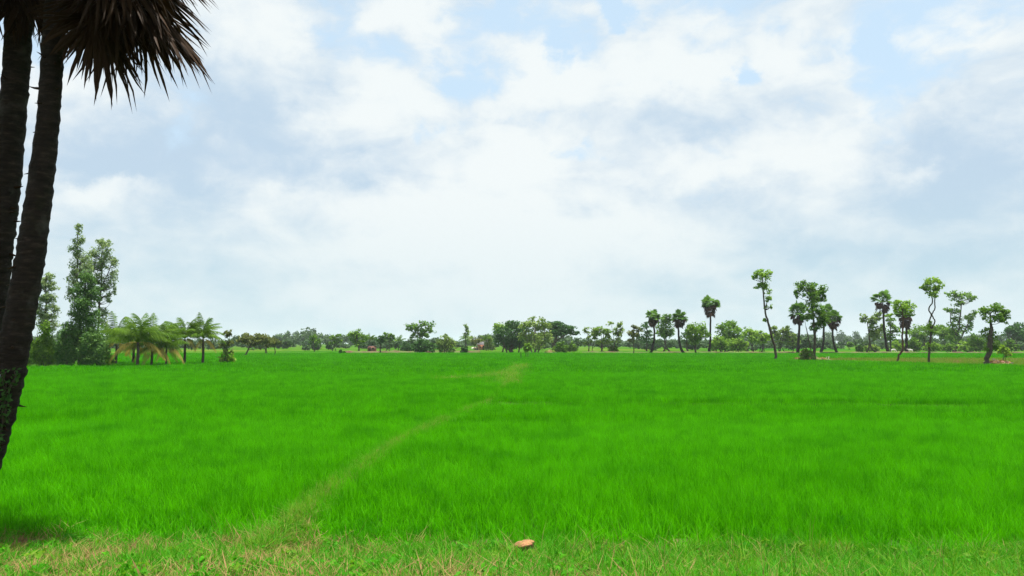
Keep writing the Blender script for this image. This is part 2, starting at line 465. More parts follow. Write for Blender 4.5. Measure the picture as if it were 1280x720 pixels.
# ------------------------------------------------------------------ crop and grass
def blade_set(r, n, radius, h, w, lean, segs=3, jit=0.3, curl=1.0):
    """n bent tapering blades standing in a disc"""
    rr = radius * np.sqrt(r.random(n)); a = r.random(n) * 2 * math.pi
    bx, by = rr * np.cos(a), rr * np.sin(a)
    head = a + r.normal(0, 0.9, n)
    H = h * (1 + r.normal(0, jit, n).clip(-0.6, 0.6)); LN = np.abs(r.normal(lean, lean * 0.5, n))
    tw = head + math.pi / 2 + r.normal(0, 0.5, n)
    ts = np.linspace(0, 1, segs + 1)
    V, T, C = [], [], []
    tint = np.clip(r.normal(0.5, 0.22, n), 0, 1)
    W = w * r.uniform(0.7, 1.3, n)
    vs = []
    for t in ts:
        out = LN * H * t ** (1.6 + 0.6 * curl)
        z = H * (t - 0.32 * curl * LN * t * t)
        c = np.stack((bx + np.cos(head) * out, by + np.sin(head) * out, z), 1)
        if t < 1:
            ww = W * (1 - t ** 2.2) * 0.5
            s_ = np.stack((np.cos(tw) * ww, np.sin(tw) * ww, np.zeros(n)), 1)
            vs += [c - s_, c + s_]
        else:
            vs += [c]
    k = len(vs)
    V = np.stack(vs, 1).reshape(-1, 3)
    base = (np.arange(n) * k)[:, None]
    for i in range(segs):
        q = 2 * i
        if i < segs - 1:
            T.append(base + np.array([[q, q + 1, q + 3]])); T.append(base + np.array([[q, q + 3, q + 2]]))
        else:
            T.append(base + np.array([[q, q + 1, q + 2]]))
    return V, np.concatenate(T), np.repeat(tint, k)
def leaves(r, C, n, rad, size, elong=1.5, up=0.35, tint0=0.5, droop=0.0):
    """n leaf faces round the centre C in an ellipsoid of radii rad"""
    d = r.normal(size=(n, 3)); d /= np.linalg.norm(d, axis=1)[:, None] + 1e-9
    rr = r.random(n) ** 0.42
    p = np.asarray(C) + d * rr[:, None] * np.asarray(rad)
    nrm = d * 0.55 + r.normal(0, 0.55, (n, 3)) + np.array((0, 0, up))
    nrm /= np.linalg.norm(nrm, axis=1)[:, None] + 1e-9
    ax = np.cross(nrm, r.normal(size=(n, 3)) + np.array((0, 0, droop))); ax /= np.linalg.norm(ax, axis=1)[:, None] + 1e-9
    if droop:
        ax = ax + np.array((0, 0, -droop)); ax /= np.linalg.norm(ax, axis=1)[:, None] + 1e-9
    sd = np.cross(nrm, ax); sd /= np.linalg.norm(sd, axis=1)[:, None] + 1e-9
    s = size * r.uniform(0.6, 1.35, n)[:, None]
    v0 = p - ax * s * elong * 0.5; v2 = p + ax * s * elong * 0.5
    mid = p + nrm * s * 0.12 - ax * s * elong * 0.06
    v1 = mid + sd * s * 0.42; v3 = mid - sd * s * 0.42
    V = np.stack((v0, v1, v2, v3), 1).reshape(-1, 3)
    b = (np.arange(n) * 4)[:, None]
    T = np.concatenate((b + np.array([[0, 1, 2]]), b + np.array([[0, 2, 3]])))
    tint = np.repeat(np.clip(tint0 + r.normal(0, 0.22, n), 0, 1), 4)
    return V, T, tint

def source_collection(name, meshes):
    c = bpy.data.collections.new(name)
    for i, me in enumerate(meshes):
        o = bpy.data.objects.new('%s_%02d' % (name, i), me)
        c.objects.link(o)
    return c
def scatter_group(coll):
    g = bpy.data.node_groups.new('scatter_' + coll.name, 'GeometryNodeTree')
    g.interface.new_socket('Geometry', in_out='INPUT', socket_type='NodeSocketGeometry')
    g.interface.new_socket('Geometry', in_out='OUTPUT', socket_type='NodeSocketGeometry')
    gi, go = g.nodes.new('NodeGroupInput'), g.nodes.new('NodeGroupOutput')
    ci = g.nodes.new('GeometryNodeCollectionInfo')
    ci.inputs['Collection'].default_value = coll
    ci.inputs['Separate Children'].default_value = True
    ci.inputs['Reset Children'].default_value = True
    ip = g.nodes.new('GeometryNodeInstanceOnPoints')
    ip.inputs['Pick Instance'].default_value = True
    def attr(nm, ty):
        a = g.nodes.new('GeometryNodeInputNamedAttribute'); a.data_type = ty
        a.inputs['Name'].default_value = nm
        return [s for s in a.outputs if s.enabled][0]
    g.links.new(gi.outputs[0], ip.inputs['Points'])
    g.links.new(ci.outputs[0], ip.inputs['Instance'])
    g.links.new(attr('variant', 'INT'), ip.inputs['Instance Index'])
    g.links.new(attr('turn', 'FLOAT_VECTOR'), ip.inputs['Rotation'])
    g.links.new(attr('size', 'FLOAT_VECTOR'), ip.inputs['Scale'])
    g.links.new(ip.outputs[0], go.inputs[0])
    return g
def scatter(name, pts, variant, size, group, label, cat, r, tilt=0.06):
    n = len(pts)
    me = bpy.data.meshes.new(name)
    me.vertices.add(n)
    me.vertices.foreach_set('co', np.asarray(pts, np.float32).ravel())
    a = me.attributes.new('variant', 'INT', 'POINT'); a.data.foreach_set('value', np.asarray(variant, np.int32))
    turn = np.stack((r.normal(0, tilt, n), r.normal(0, tilt, n), r.random(n) * 6.283), 1)
    a = me.attributes.new('turn', 'FLOAT_VECTOR', 'POINT'); a.data.foreach_set('vector', turn.astype(np.float32).ravel())
    a = me.attributes.new('size', 'FLOAT_VECTOR', 'POINT'); a.data.foreach_set('vector', np.asarray(size, np.float32).ravel())
    me.update()
    o = link(name, me)
    md = o.modifiers.new('scatter', 'NODES'); md.node_group = group
    return tag(o, label, cat, kind='stuff')

r = np.random.default_rng(11)
NV0, NV1, NV2 = 10, 8, 6
meshes = []
def clump(r, mat, *a, **k):
    V, T, C = blade_set(r, *a, **k)
    me = np_mesh('clump', V, T, C); me.materials.append(mat); meshes.append(me)
for i in range(NV0): clump(r, M['rice'], 30, 0.095, 0.31, 0.0085, 0.40, 3, 0.24)
for i in range(NV1): clump(r, M['rice'], 34, 0.20, 0.34, 0.015, 0.34, 2, 0.2)
for i in range(NV2): clump(r, M['rice'], 70, 1.15, 0.37, 0.060, 0.28, 2, 0.16)
rice_group = scatter_group(source_collection('rice_clump', meshes))

def wave(X, Y, s, seed):
    q = np.random.default_rng(seed)
    z = np.zeros_like(X)
    for k in range(7):
        a = q.random() * 6.283; f = s * q.uniform(0.6, 2.4)
        z += np.sin((X * math.cos(a) + Y * math.sin(a)) * f + q.random() * 6.283)
    return z / 7 * 1.9
EDGE_X = [-700, 40, 130, 150, 300, 640, 960, 985, 1010, 1160, 1280, 1900]
EDGE_Y = [458, 457, 456, 441.2, 441.2, 440.8, 441, 447, 449.5, 453, 456, 464]
EDGE_D = [DY(y) for y in EDGE_Y]
def pix_x(X, Y): return 640 + X / Y * F * math.cos(TH)
def grid(r, y0, y1, s, jit=0.42):
    ys = np.arange(y0, y1, s)
    out = []
    for y in ys:
        half = 0.70 * y + 2.5
        x = np.arange(-half, half, s) + r.uniform(-s, s)
        out.append(np.stack((x, np.full_like(x, y)), 1))
    g = np.vstack(out)
    return g + r.uniform(-jit, jit, g.shape) * s
def place(r, y0, y1, s, v0, nv, gap):
    g = grid(r, y0, y1, s)
    X, Y = g[:, 0], g[:, 1]
    foot = 11.2 - 0.09 * np.clip(X + 6, 0, 14)
    keep = Y > foot + 0.45 * wave(X, Y, 1.1, 5) + r.normal(0, 0.12, len(X))
    bw = np.interp(Y, [9, 12, 16, 22, 28, 36, 42, 55, 80, 120], [0.24, 0.15, 0.07, 0.05, 0.03, -0.02, 0.02, 0.16, 0.12, 0.05]) + 0.05 * wave(X, Y, 1.3, 9)
    keep &= dist_poly(X, Y, BUND) > np.maximum(bw, 0.02) + gap * 0.25
    keep &= dist_poly(X, Y, BRANCH) > 0.0 + 0.45 * wave(X, Y, 0.8, 13)
    keep &= dist_poly(X, Y, CROSS) > 1.2 + 0.2 * wave(X, Y, 0.8, 3) + gap * 0.3
    hgt = 1 + 0.10 * wave(X, Y, 0.9, 21) + 0.05 * wave(X, Y, 3.0, 24) + 0.06 * wave(X, Y, 0.25, 22)
    # ragged, thinner growth beside the verge
    hgt *= np.clip(0.62 + 0.25 * (Y - foot), 0.55, 1.0)
    sz = np.stack((np.ones_like(X), np.ones_like(X), hgt), 1) * r.uniform(0.88, 1.14, (len(X), 1))
    var = v0 + r.integers(0, nv, len(X))
    return g[keep], var[keep], sz[keep]
parts = [place(r, 9.2, 26, 0.178, 0, NV0, 0.0), place(r, 26, 70, 0.31, NV0, NV1, 0.1), place(r, 70, 262, 1.45, NV0 + NV1, NV2, 0.9)]
G = np.vstack([p[0] for p in parts]); VA = np.concatenate([p[1] for p in parts]); SZ = np.vstack([p[2] for p in parts])
X, Y = G[:, 0], G[:, 1]
edge = np.interp(pix_x(X, Y), EDGE_X, EDGE_D)
bx = np.interp(Y, BUND[:, 1], BUND[:, 0])
main = Y < edge
first = main & (X < bx)
cross_y = np.interp(X, CROSS[:, 0], CROSS[:, 1])
second = main & (X >= bx) & (Y < cross_y)
third = main & (X >= bx) & (Y >= cross_y)
fourth = (Y > DY(446.5)) & (Y < DY(441.2)) & (pix_x(X, Y) > 960) & (Y > edge)
Z = np.zeros((len(G), 1))
for sel, lab in ((first, 'vivid green young rice on the side of the footpath bund with the leaning palms'),
                 (second, 'vivid green young rice between the dry verge and the cross bund'),
                 (third, 'vivid green young rice beyond the cross bund, reaching to the thin crooked trees'),
                 (fourth, 'narrow strip of green rice between the fallow grass and the brown bank')):
    scatter('rice_field', np.hstack((G, Z))[sel], VA[sel], SZ[sel], rice_group, lab, 'rice field', r, 0.05)

# dry and green grass of the verge, the bund and the fallow strip
meshes = []
for i in range(5): clump(r, M['straw'], 26, 0.13, 0.15, 0.0085, 1.3, 3, 0.35)        # 0-4 dry tufts
for i in range(4): clump(r, M['rust'], 18, 0.15, 0.11, 0.020, 1.5, 2, 0.4)           # 5-8 litter
for i in range(5): clump(r, M['weed'], 24, 0.11, 0.20, 0.010, 0.8, 3, 0.35)          # 9-13 green tufts
for i in range(3): clump(r, M['limeweed'], 16, 0.10, 0.24, 0.013, 0.9, 3, 0.35)      # 14-16 pale tufts
for i in range(3): clump(r, M['straw'], 5, 0.10, 0.46, 0.005, 0.5, 3, 0.25)          # 17-19 tall dry stalks
def leafy(r, mat, n):
    V, T, C = leaves(r, (0, 0, 0.09), n, (0.13, 0.13, 0.09), 0.05, 1.7, 0.5)
    V[:, 2] = np.maximum(V[:, 2], 0.004)
    me = np_mesh('clump', V, T, C); me.materials.append(mat); meshes.append(me)
for i in range(4): clump(r, M['fallow'], 60, 1.1, 0.16, 0.06, 0.5, 2, 0.3)           # 20-23 fallow patches
for i in range(3): clump(r, M['straw'], 40, 0.9, 0.30, 0.05, 0.6, 2, 0.3)            # 24-26 far dry patches
for i in range(3): leafy(r, M['weed'], 46)                                           # 27-29 broad leaved weeds
for i in range(2): leafy(r, M['limeweed'], 34)                                       # 30-31 pale broad leaved weeds
grass_group = scatter_group(source_collection('grass_clump', meshes))
g = grid(r, 6.4, 12.0, 0.085, 0.5)
X, Y = g[:, 0], g[:, 1]
foot = 11.35 - 0.09 * np.clip(X + 6, 0, 14)
sel = Y < foot + 0.5 * wave(X, Y, 1.1, 5) + r.normal(0, 0.25, len(X))
g = g[sel]; X, Y = g[:, 0], g[:, 1]
dry = 0.22 - 0.27 * X + 0.75 * wave(X, Y, 1.1, 31) + 0.45 * wave(X, Y, 3.5, 32)
dry += np.where(Y < 9.0, 0.1, -0.15)
u = r.random(len(X))
kind = np.where(dry > 0.45, 0, 1)
bare = wave(X, Y, 1.7, 41) + 0.1 * (-X) * 0.6
keep = ~((bare > 0.75) & (u > 0.3))
var = np.where(kind == 0,
               np.where(u < 0.34, r.integers(0, 5, len(X)), np.where(u < 0.64, r.integers(5, 9, len(X)), np.where(u < 0.985, r.integers(9, 14, len(X)), r.integers(17, 20, len(X))))),
               np.where(u < 0.68, r.integers(9, 14, len(X)), np.where(u < 0.85, r.integers(14, 17, len(X)), np.where(u < 0.98, r.integers(0, 5, len(X)), r.integers(17, 20, len(X))))))
swap = (r.random(len(X)) < 0.10) & (wave(X, Y, 2.3, 51) > -0.1)
var = np.where(swap, r.integers(27, 32, len(X)), var)
zz = verge_z(X, Y)
sz = np.repeat(r.uniform(0.65, 1.15, (len(X), 1)), 3, 1)
pts = np.stack((X, Y, zz), 1)
isdry = (var < 9) | ((var >= 17) & (var < 27))
scatter('dry_grass', pts[keep & isdry], var[keep & isdry], sz[keep & isdry], grass_group, 'straw coloured dry grass and leaf litter on the roadside verge', 'dry grass', r, 0.25)
scatter('verge_grass', pts[keep & ~isdry], var[keep & ~isdry], sz[keep & ~isdry], grass_group, 'short green weeds and grass on the roadside verge', 'grass', r, 0.2)
# bund growth
def along(poly, n, spread, r):
    seg = np.hypot(*np.diff(poly, axis=0).T); cum = np.r_[0, np.cumsum(seg)]
    t = r.random(n) ** 1.0 * cum[-1]
    x = np.interp(t, cum, poly[:, 0]); y = np.interp(t, cum, poly[:, 1])
    return np.stack((x + r.normal(0, spread, n), y + r.normal(0, spread, n)), 1)
q = np.vstack((along(BUND[:3], 700, 0.11, r), along(BUND[2:5], 700, 0.055, r), along(BUND[4:7], 300, 0.05, r)))
q2 = along(BUND[6:9], 520, 0.5, r); q3 = along(BRANCH, 260, 0.6, r)
b = np.vstack((q, q2, q3))
n = len(b); u = r.random(n)
var = np.where(u < 0.26, r.integers(0, 5, n), np.where(u < 0.32, r.integers(5, 9, n), np.where(u < 0.58, r.integers(9, 14, n), r.integers(14, 17, n))))
far = np.r_[np.zeros(len(q)), np.ones(len(q2) + len(q3))]
sz = np.repeat((r.uniform(0.6, 1.0, n) * (1 + 1.0 * far))[:, None], 3, 1)
zb = np.full(n, 0.08)
scatter('bund_grass', np.stack((b[:, 0], b[:, 1], zb), 1), var, sz, grass_group, 'thin dry and green grass along the narrow footpath bund', 'grass', r, 0.2)
# fallow strip by the crooked trees, dry tufts on the far banks
g = grid(r, 95, 205, 1.25)
X, Y = g[:, 0], g[:, 1]
px = pix_x(X, Y); e = np.interp(px, EDGE_X, EDGE_D)
sel = (px > 968) & (Y > e - 0.5) & (Y < np.maximum(DY(446.3), e + 6))
g = g[sel]; n = len(g)
var = np.where(r.random(n) < 0.96, r.integers(20, 24, n), r.integers(24, 27, n))
scatter('fallow_grass', np.hstack((g, np.zeros((n, 1)))), var, r.uniform(0.8, 1.4, (n, 3)), grass_group, 'yellowish fallow grass strip under the crooked thin trees', 'grass', r, 0.1)

# ------------------------------------------------------------------ leaves and trees
def make_crown(r, clumps, leaf, dens, elong=1.5, droop=0.0, gap=0.5, pxm=1.0):
    """clumps: (centre, radii) in metres; each is broken into uneven sprays of leaves. Returns Geo, spray centres"""
    G_, centres = Geo(), []
    for C, rad in clumps:
        C, rad = np.asarray(C, float), np.asarray(rad, float)
        area = rad[0] * rad[2] * math.pi
        k = int(np.clip(area / (leaf * leaf) / 9, 7, 60))
        total = dens * area / (leaf * leaf) * 3.9
        w = r.uniform(0.4, 1.6, k); w /= w.sum()
        for i in range(k):
            d = r.normal(size=3); d /= np.linalg.norm(d)
            c = C + d * rad * (r.random() ** 0.45) * 0.80
            s = rad * r.uniform(0.30, 0.62) * (1.1 if k < 12 else 1.0)
            s[2] *= 0.75
            nn = max(6, int(total * w[i]))
            V, T, t = leaves(r, c, nn, s, leaf, elong, 0.35, 0.5 + r.normal(0, 0.17), droop)
            G_.add(V, T, t)
            centres.append(c)
    return G_, centres

LEAFPX = 2.0
def tree(name, label, cat, d, trunks, clumps, mat, bark='bark', dens=1.0, leafpx=LEAFPX, elong=1.5, droop=0.0, group=None, seed=None, depth=0.8, limbs=True, base=None, twigs=0.28):
    """trunks: lists of (px, py, width px) from the ground up; clumps: (px, py, rx, ry) in photo pixels, at depth d"""
    r = np.random.default_rng(seed if seed is not None else abs(hash_s(name + label)) % 99991)
    m = d / F
    b = np.array(PD(trunks[0][0][0], HOR, d)) if base is None else np.asarray(base, float)
    b[2] = 0.0
    root = empty(name, b, label, cat, group)
    tg = Geo()
    ends = []
    for tr in trunks:
        pts = [PD(x, y, d) - b for x, y, w in tr]
        rad = [w * m * 0.5 for x, y, w in tr]
        if tr is trunks[0] or tr[0][1] > HOR: pts[0][2] = min(pts[0][2], -0.05) if tr[0][1] > HOR else pts[0][2]
        for i in range(1, len(pts)): pts[i][1] += r.normal(0, 0.6) * m * 2
        q, ra = smooth_line(pts, rad, max(6, 4 * len(pts)), r, 0.25)
        V, T = tube(q, ra, 8)
        tg.add(V, T, 0.5)
        ends.append((q, ra))
    cl = []
    for (x, y, rx, ry) in clumps:
        c = PD(x, y, d) - b
        c[1] += r.uniform(-0.35, 0.35) * rx * m
        cl.append((c, (rx * m * 1.15, rx * m * depth * 1.15, ry * m * 1.15)))
    cg, cen = make_crown(r, cl, leafpx * m, dens, elong, droop)
    if limbs:
        for c in cen:
            if r.random() > twigs: continue
            best = None
            for q_, ra_ in ends:                              # nearest stem point a little below the spray
                dd = np.linalg.norm(q_ - c, axis=1) + np.where(q_[:, 2] > c[2] - 0.25 * np.linalg.norm((q_ - c)[:, :2], axis=1), 50, 0)
                dd[:len(dd) // 5] += 60
                if best is None or dd.min() < best[0]: best = (dd.min(), q_, ra_, int(dd.argmin()))
            if best[0] > 40: continue
            _, q, ra, i = best
            p0 = q[i]
            mid = (p0 + c) / 2 + np.array((0, 0, -0.06 * np.linalg.norm(c - p0))) + r.normal(0, 0.05, 3) * np.linalg.norm(c - p0)
            l, la = smooth_line([p0, mid, c], [min(ra[i] * 0.5, 0.45 * m), 0.28 * m, 0.12 * m], 6)
            V, T = tube(l, la, 5, cap=False)
            tg.add(V, T, 0.5)
    link('trunk', tg.mesh('trunk', True), M[bark], root)
    link('crown', cg.mesh('crown'), M[mat], root)
    return root
def hash_s(s):
    h = 7
    for ch in s: h = (h * 131 + ord(ch)) % 2147483647
    return h

def auto_clumps(r, x, top, bot, w, style):
    """clumps of an ordinary crown filling a box of photo pixels"""
    h = bot - top; cy = (top + bot) / 2
    out = []
    if style == 'round':
        out = [(x, cy, w * 0.36, h * 0.40)]
        for i in range(6):
            a = r.random() * 6.28
            out.append((x + math.cos(a) * w * 0.29, cy + math.sin(a) * h * 0.28, w * r.uniform(0.17, 0.25), h * r.uniform(0.17, 0.26)))
    elif style == 'umbrella':
        for i in range(7):
            u = (i + 0.5) / 7 * 2 - 1
            out.append((x + u * w * 0.42, top + h * (0.22 + 0.35 * u * u) + r.normal(0, h * 0.04), w * 0.15, h * 0.22))
        out += [(x - w * 0.14, cy, w * 0.24, h * 0.28), (x + w * 0.14, cy, w * 0.24, h * 0.28)]
    elif style == 'sparse':
        for i in range(12):
            out.append((x + r.uniform(-0.38, 0.38) * w, top + h * (0.1 + 0.8 * r.random()), w * r.uniform(0.12, 0.21), h * r.uniform(0.09, 0.16)))
    elif style == 'slender':
        for i in range(7):
            u = i / 6
            out.append((x + r.normal(0, 0.08) * w, top + h * (0.08 + 0.84 * u), w * (0.25 + 0.25 * u) * r.uniform(0.8, 1.1), h * 0.11))
    elif style == 'bush':
        for i in range(5):
            u = (i + 0.5) / 5 * 2 - 1
            hh = h * r.uniform(0.7, 1.0) * (1 - 0.35 * u * u)
            out.append((x + u * w * 0.36, bot - hh * 0.55, w * 0.19, hh * 0.42)); out.append((x + u * w * 0.38, bot - hh * 0.22, w * 0.17, hh * 0.24))
    return out
def auto_tree(label, x, top, basey, w, style, mat, d=None, crownbot=None, dens=1.0, bark='bark', stems=1, name=None, cat=None, group=None, lean=0, leafpx=LEAFPX, tw=2.2):
    r = np.random.default_rng(hash_s(label) % 99991)
    if d is None: d = DY(basey, 0.3)
    cb = crownbot if crownbot is not None else (basey if style == 'bush' else basey - (basey - top) * 0.25)
    cl = auto_clumps(r, x, top, cb, w, style)
    tr = []
    for s in range(stems):
        x0 = x - lean + (r.uniform(-0.25, 0.25) * w if stems > 1 else 0)
        ty = top + (cb - top) * r.uniform(0.3, 0.5)
        tr.append([(x0, basey, tw), ((x0 + x) / 2 + r.normal(0, 0.05) * w, (basey + cb) / 2, tw * 0.8), (x + (r.uniform(-0.3, 0.3) * w if stems > 1 else r.normal(0, 0.04) * w), ty, tw * 0.45)])
    nm = name or ('bush' if style == 'bush' else 'field_tree')
    return tree(nm, label, cat or ('bush' if style == 'bush' else 'tree'), d, tr, cl, mat, bark, dens, leafpx=leafpx, group=group)

# --- palmyra palms of the middle distance
def fan_geo(G_, r, hub, axis, up, R_, n=14, spread=2.3, droop=0.15, tint=0.5, stalk=None):
    """one pleated fan leaf: pointed fingers round the hub, facing along axis"""
    axis = np.asarray(axis, float); axis /= np.linalg.norm(axis) + 1e-9
    side = np.cross(axis, up); side /= np.linalg.norm(side) + 1e-9
    nn = np.cross(side, axis)
    a = np.linspace(-spread, spread, n)
    da = (a[1] - a[0]) * 0.56
    V, T = [hub], []
    for k, t in enumerate(a):
        Rk = R_ * r.uniform(0.82, 1.1) * (1 - 0.12 * abs(t) / spread)
        def pt(ang, rr, z): return hub + (axis * math.cos(ang) + side * math.sin(ang)) * rr + nn * z + np.array((0, 0, -droop * rr * rr / R_))
        i = len(V)
        V += [pt(t - da, Rk * 0.62, 0), pt(t, Rk * 0.62, 0.05 * R_), pt(t + da, Rk * 0.62, 0), pt(t + r.normal(0, 0.03), Rk, -0.04 * R_)]
        T += [(0, i, i + 1), (0, i + 1, i + 2), (i, i + 3, i + 1), (i + 1, i + 3, i + 2)]
    G_.add(V, T, np.clip(tint + r.normal(0, 0.1), 0, 1))
    if stalk is not None:
        q, ra = smooth_line([stalk, (np.asarray(stalk) + hub) / 2 + np.array((0, 0, 0.08)), hub], [0.05, 0.04, 0.03], 4)
        Vt, Tt = tube(q, ra, 4, cap=False); G_.add(Vt, Tt, 0.35)
def palmyra(label, d, trunk, cx, cy, rx, top, bot, seed, skirt=0.5):
    """trunk px list; crown centre cx, cy; half width rx; crown from top to bot (photo pixels)"""
    r = np.random.default_rng(seed)
    m = d / F
    b = np.array(PD(trunk[0][0], HOR, d)); b[2] = 0
    root = empty('palmyra_palm', b, label, 'palm', 'palmyra palms in the rice fields')
    pts = [PD(x, y, d) - b for x, y, w in trunk]; pts[0][2] = -0.05
    q, ra = smooth_line(pts, [w * m * 0.5 for x, y, w in trunk], 14, r, 0.12)
    V, T = tube(q, ra, 9); tg = Geo(); tg.add(V, T)
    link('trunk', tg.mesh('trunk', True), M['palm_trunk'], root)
    C = PD(cx, cy, d) - b
    Rw = rx * m
    g1, g2 = Geo(), Geo()
    hi, lo = (cy - top) * m, (bot - cy) * m
    fr = min(Rw * 0.50, 1.3)
    for k in range(34):                                     # living fans
        z = r.uniform(-0.25, 1.0); a = r.random() * 6.283
        s = math.sqrt(max(0, 1 - z * z))
        d_ = np.array((s * math.cos(a), s * math.sin(a), z))
        ext = np.array((Rw - fr * 0.75, Rw - fr * 0.75, max(0.3, (hi if z > 0 else lo * 0.6) - fr * 0.7)))
        hub = C + d_ * ext * r.uniform(0.7, 1.12)
        fan_geo(g1, r, hub, d_ + np.array((0, 0, -0.12)), np.array((0.1, 0.2, 1.0)) + r.normal(0, 0.3, 3), fr * r.uniform(0.8, 1.1), 13, 2.2, 0.2, 0.5 + 0.25 * z, stalk=C)
    nd = int(30 * skirt) + 5
    for k in range(nd):                                     # dead fans hanging below
        a = r.random() * 6.283; t = r.random()
        rad_ = Rw * (0.62 - 0.40 * t) * r.uniform(0.7, 1.15)
        hub = C + np.array((math.cos(a) * rad_, math.sin(a) * rad_, -lo * (0.05 + 0.62 * t)))
        fan_geo(g2, r, hub, (math.cos(a) * 0.5, math.sin(a) * 0.5, -0.9), np.array((math.cos(a), math.sin(a), 0.4)), fr * r.uniform(0.75, 1.0), 11, 1.5, 0.15, r.uniform(0.2, 0.8), stalk=C + np.array((0, 0, -lo * 0.3 * t)))
    link('crown', g1.mesh('crown'), M['palm_green'], root)
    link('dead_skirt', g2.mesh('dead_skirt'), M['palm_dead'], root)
    return root

palmyra('palmyra palm leaning over a curved foot beside the thin wispy sapling', DY(441), [(813, 442, 3.4), (816, 434, 2.6), (818, 420, 2.2), (817, 400, 2.2)], 816, 397, 10.5, 384, 410, 101, 0.6)
palmyra('palmyra palm with trunk bowed outward at its foot between two round trees', DY(441), [(855, 442, 3.6), (850, 432, 2.8), (848, 415, 2.3), (849, 400, 2.2)], 849, 398, 11, 386, 413, 102, 0.7)
palmyra('tall straight palmyra palm with a big round dark crown by the roundish bright tree', DY(440.5), [(886, 441.5, 4.2), (887.5, 430, 2.8), (888, 412, 2.3), (888, 392, 2.2)], 888, 380, 13, 367, 401, 103, 0.8)
palmyra('palmyra palm with purple brown skirt beside the big tree on the brush heap', DY(441), [(997, 441.5, 4.6), (998, 430, 3.4), (999, 412, 2.8), (998, 395, 2.6)], 997, 392, 12.5, 375, 409, 104, 0.75)
palmyra('palmyra palm half hidden behind the big tree on the brush heap', DY(440), [(1026, 441, 4), (1029, 430, 2.8), (1030, 410, 2.4), (1031, 395, 2.4)], 1032, 392, 12, 378, 410, 105, 0.5)
palmyra('smaller palmyra palm curving away at its foot, standing alone near the bank', DY(441), [(1047, 442, 3.6), (1043, 432, 2.6), (1041, 420, 2.2), (1041, 402, 2.2)], 1042, 398, 11, 387, 416, 106, 0.85)
palmyra('palmyra palm leaning over the white grazing calf', DY(440.6), [(1110, 441.5, 4.4), (1107.5, 428, 3.2), (1105, 410, 2.6), (1104, 385, 2.5)], 1103, 377, 14.5, 361, 394, 107, 0.7)
palmyra('palmyra palm behind the lime green leaning tree, a white calf at its foot', DY(440.6), [(1133, 441.5, 4.6), (1133, 430, 3.2), (1133, 412, 2.6), (1132, 396, 2.5)], 1131, 394, 12.5, 382, 416, 108, 0.9)

# --- the individual trees of the right hand side
tree('crooked_tree', 'tall bare crooked trunk leaning aside, one leafy tuft on top', 'tree', DY(448.5),
     [[(969, 450, 3.4), (969.5, 442, 3.2), (968, 432, 3.0), (962, 412, 2.6), (957, 392, 2.2), (955.5, 378, 1.9), (954, 362, 1.6), (953, 345, 1.1)], [(966, 424, 1.4), (962, 416, 1.0), (958, 400, 0.7)], [(956, 386, 1.1), (959, 378, 0.9), (961, 372, 0.7)]],
     [(951, 342, 9, 6.5), (959, 345, 8, 8), (945, 347, 5, 5), (953, 355, 8, 7), (958, 363, 6, 4.5), (961, 373, 6, 5.5), (947, 358, 4, 4), (957, 384, 3.2, 2.8), (964, 383, 2, 3), (956, 399, 2.6, 3), (960, 421, 3, 2.2)],
     'leaf_lime', 'bark', 0.9, twigs=0.35)
tree('leafy_tree', 'big two tiered leafy tree growing out of a brush heap', 'tree', DY(449.5),
     [[(1017, 450, 4), (1018, 435, 3.4), (1018, 420, 3), (1017, 400, 2.4), (1014, 375, 1.6)], [(1018, 420, 2), (1024, 405, 1.6), (1027, 390, 1)], [(1016, 436, 1.6), (1010, 420, 1.2), (1007, 408, 0.8)]],
     [(1003, 358, 9, 7), (1014, 360, 10, 8), (1025, 363, 9, 9), (1011, 370, 11, 8), (1022, 375, 9, 7), (997, 366, 5, 6), (1030, 370, 4.5, 6),
      (1016, 388, 13, 9), (1025, 396, 9, 11), (1010, 398, 9, 9), (1019, 408, 10, 7), (1029, 406, 5, 7), (1004, 352, 4, 3)],
     'leaf_mid', 'bark', 1.15)
auto_tree('round grey green bush on the brush heap under the big leafy tree', 1008, 433, 449.5, 24, 'bush', 'leaf_pale', stems=3, tw=1)
tree('leaning_tree', 'lime green tree on a thin leaning stem in front of the palmyra palm', 'tree', DY(451),
     [[(1121.5, 452.5, 2.6), (1124, 445, 2.4), (1127, 436, 2.3), (1128, 420, 2.2), (1128.5, 405, 1.8), (1127, 388, 1.0)]],
     [(1122, 380, 8, 6), (1131, 378, 8, 5), (1138, 381, 6.5, 6), (1128, 386, 10, 6), (1140, 390, 5, 5), (1117, 390, 6, 6), (1135, 393, 5, 4)],
     'leaf_lime', 'bark_red', 0.85)
tree('twin_stem_tree', 'slender tree with two twisting bare stems joined in a domed crown', 'tree', DY(452),
     [[(1161, 453.5, 3), (1161, 440, 2.8), (1163, 425, 2.6), (1163.5, 412, 2.4), (1162, 402, 1.8), (1164, 394, 1.6), (1161.5, 386, 1.6), (1164, 378, 1.5), (1163, 368, 1.2)],
      [(1163.5, 412, 1.8), (1167.5, 402, 1.6), (1165.5, 394, 1.5), (1168.5, 386, 1.4), (1167, 378, 1.4), (1168, 368, 1.1)]],
     [(1166, 356, 11, 7.5), (1157, 358, 7.5, 6), (1174, 358, 7.5, 6.5), (1166, 367, 9, 5.5), (1152, 359, 3.5, 3), (1170, 350, 5, 3.5), (1160, 350, 4, 3), (1163, 406, 5, 6), (1164, 415, 5, 5), (1161, 432, 3, 4)],
     'leaf_lime', 'bark', 1.0, twigs=0.4)
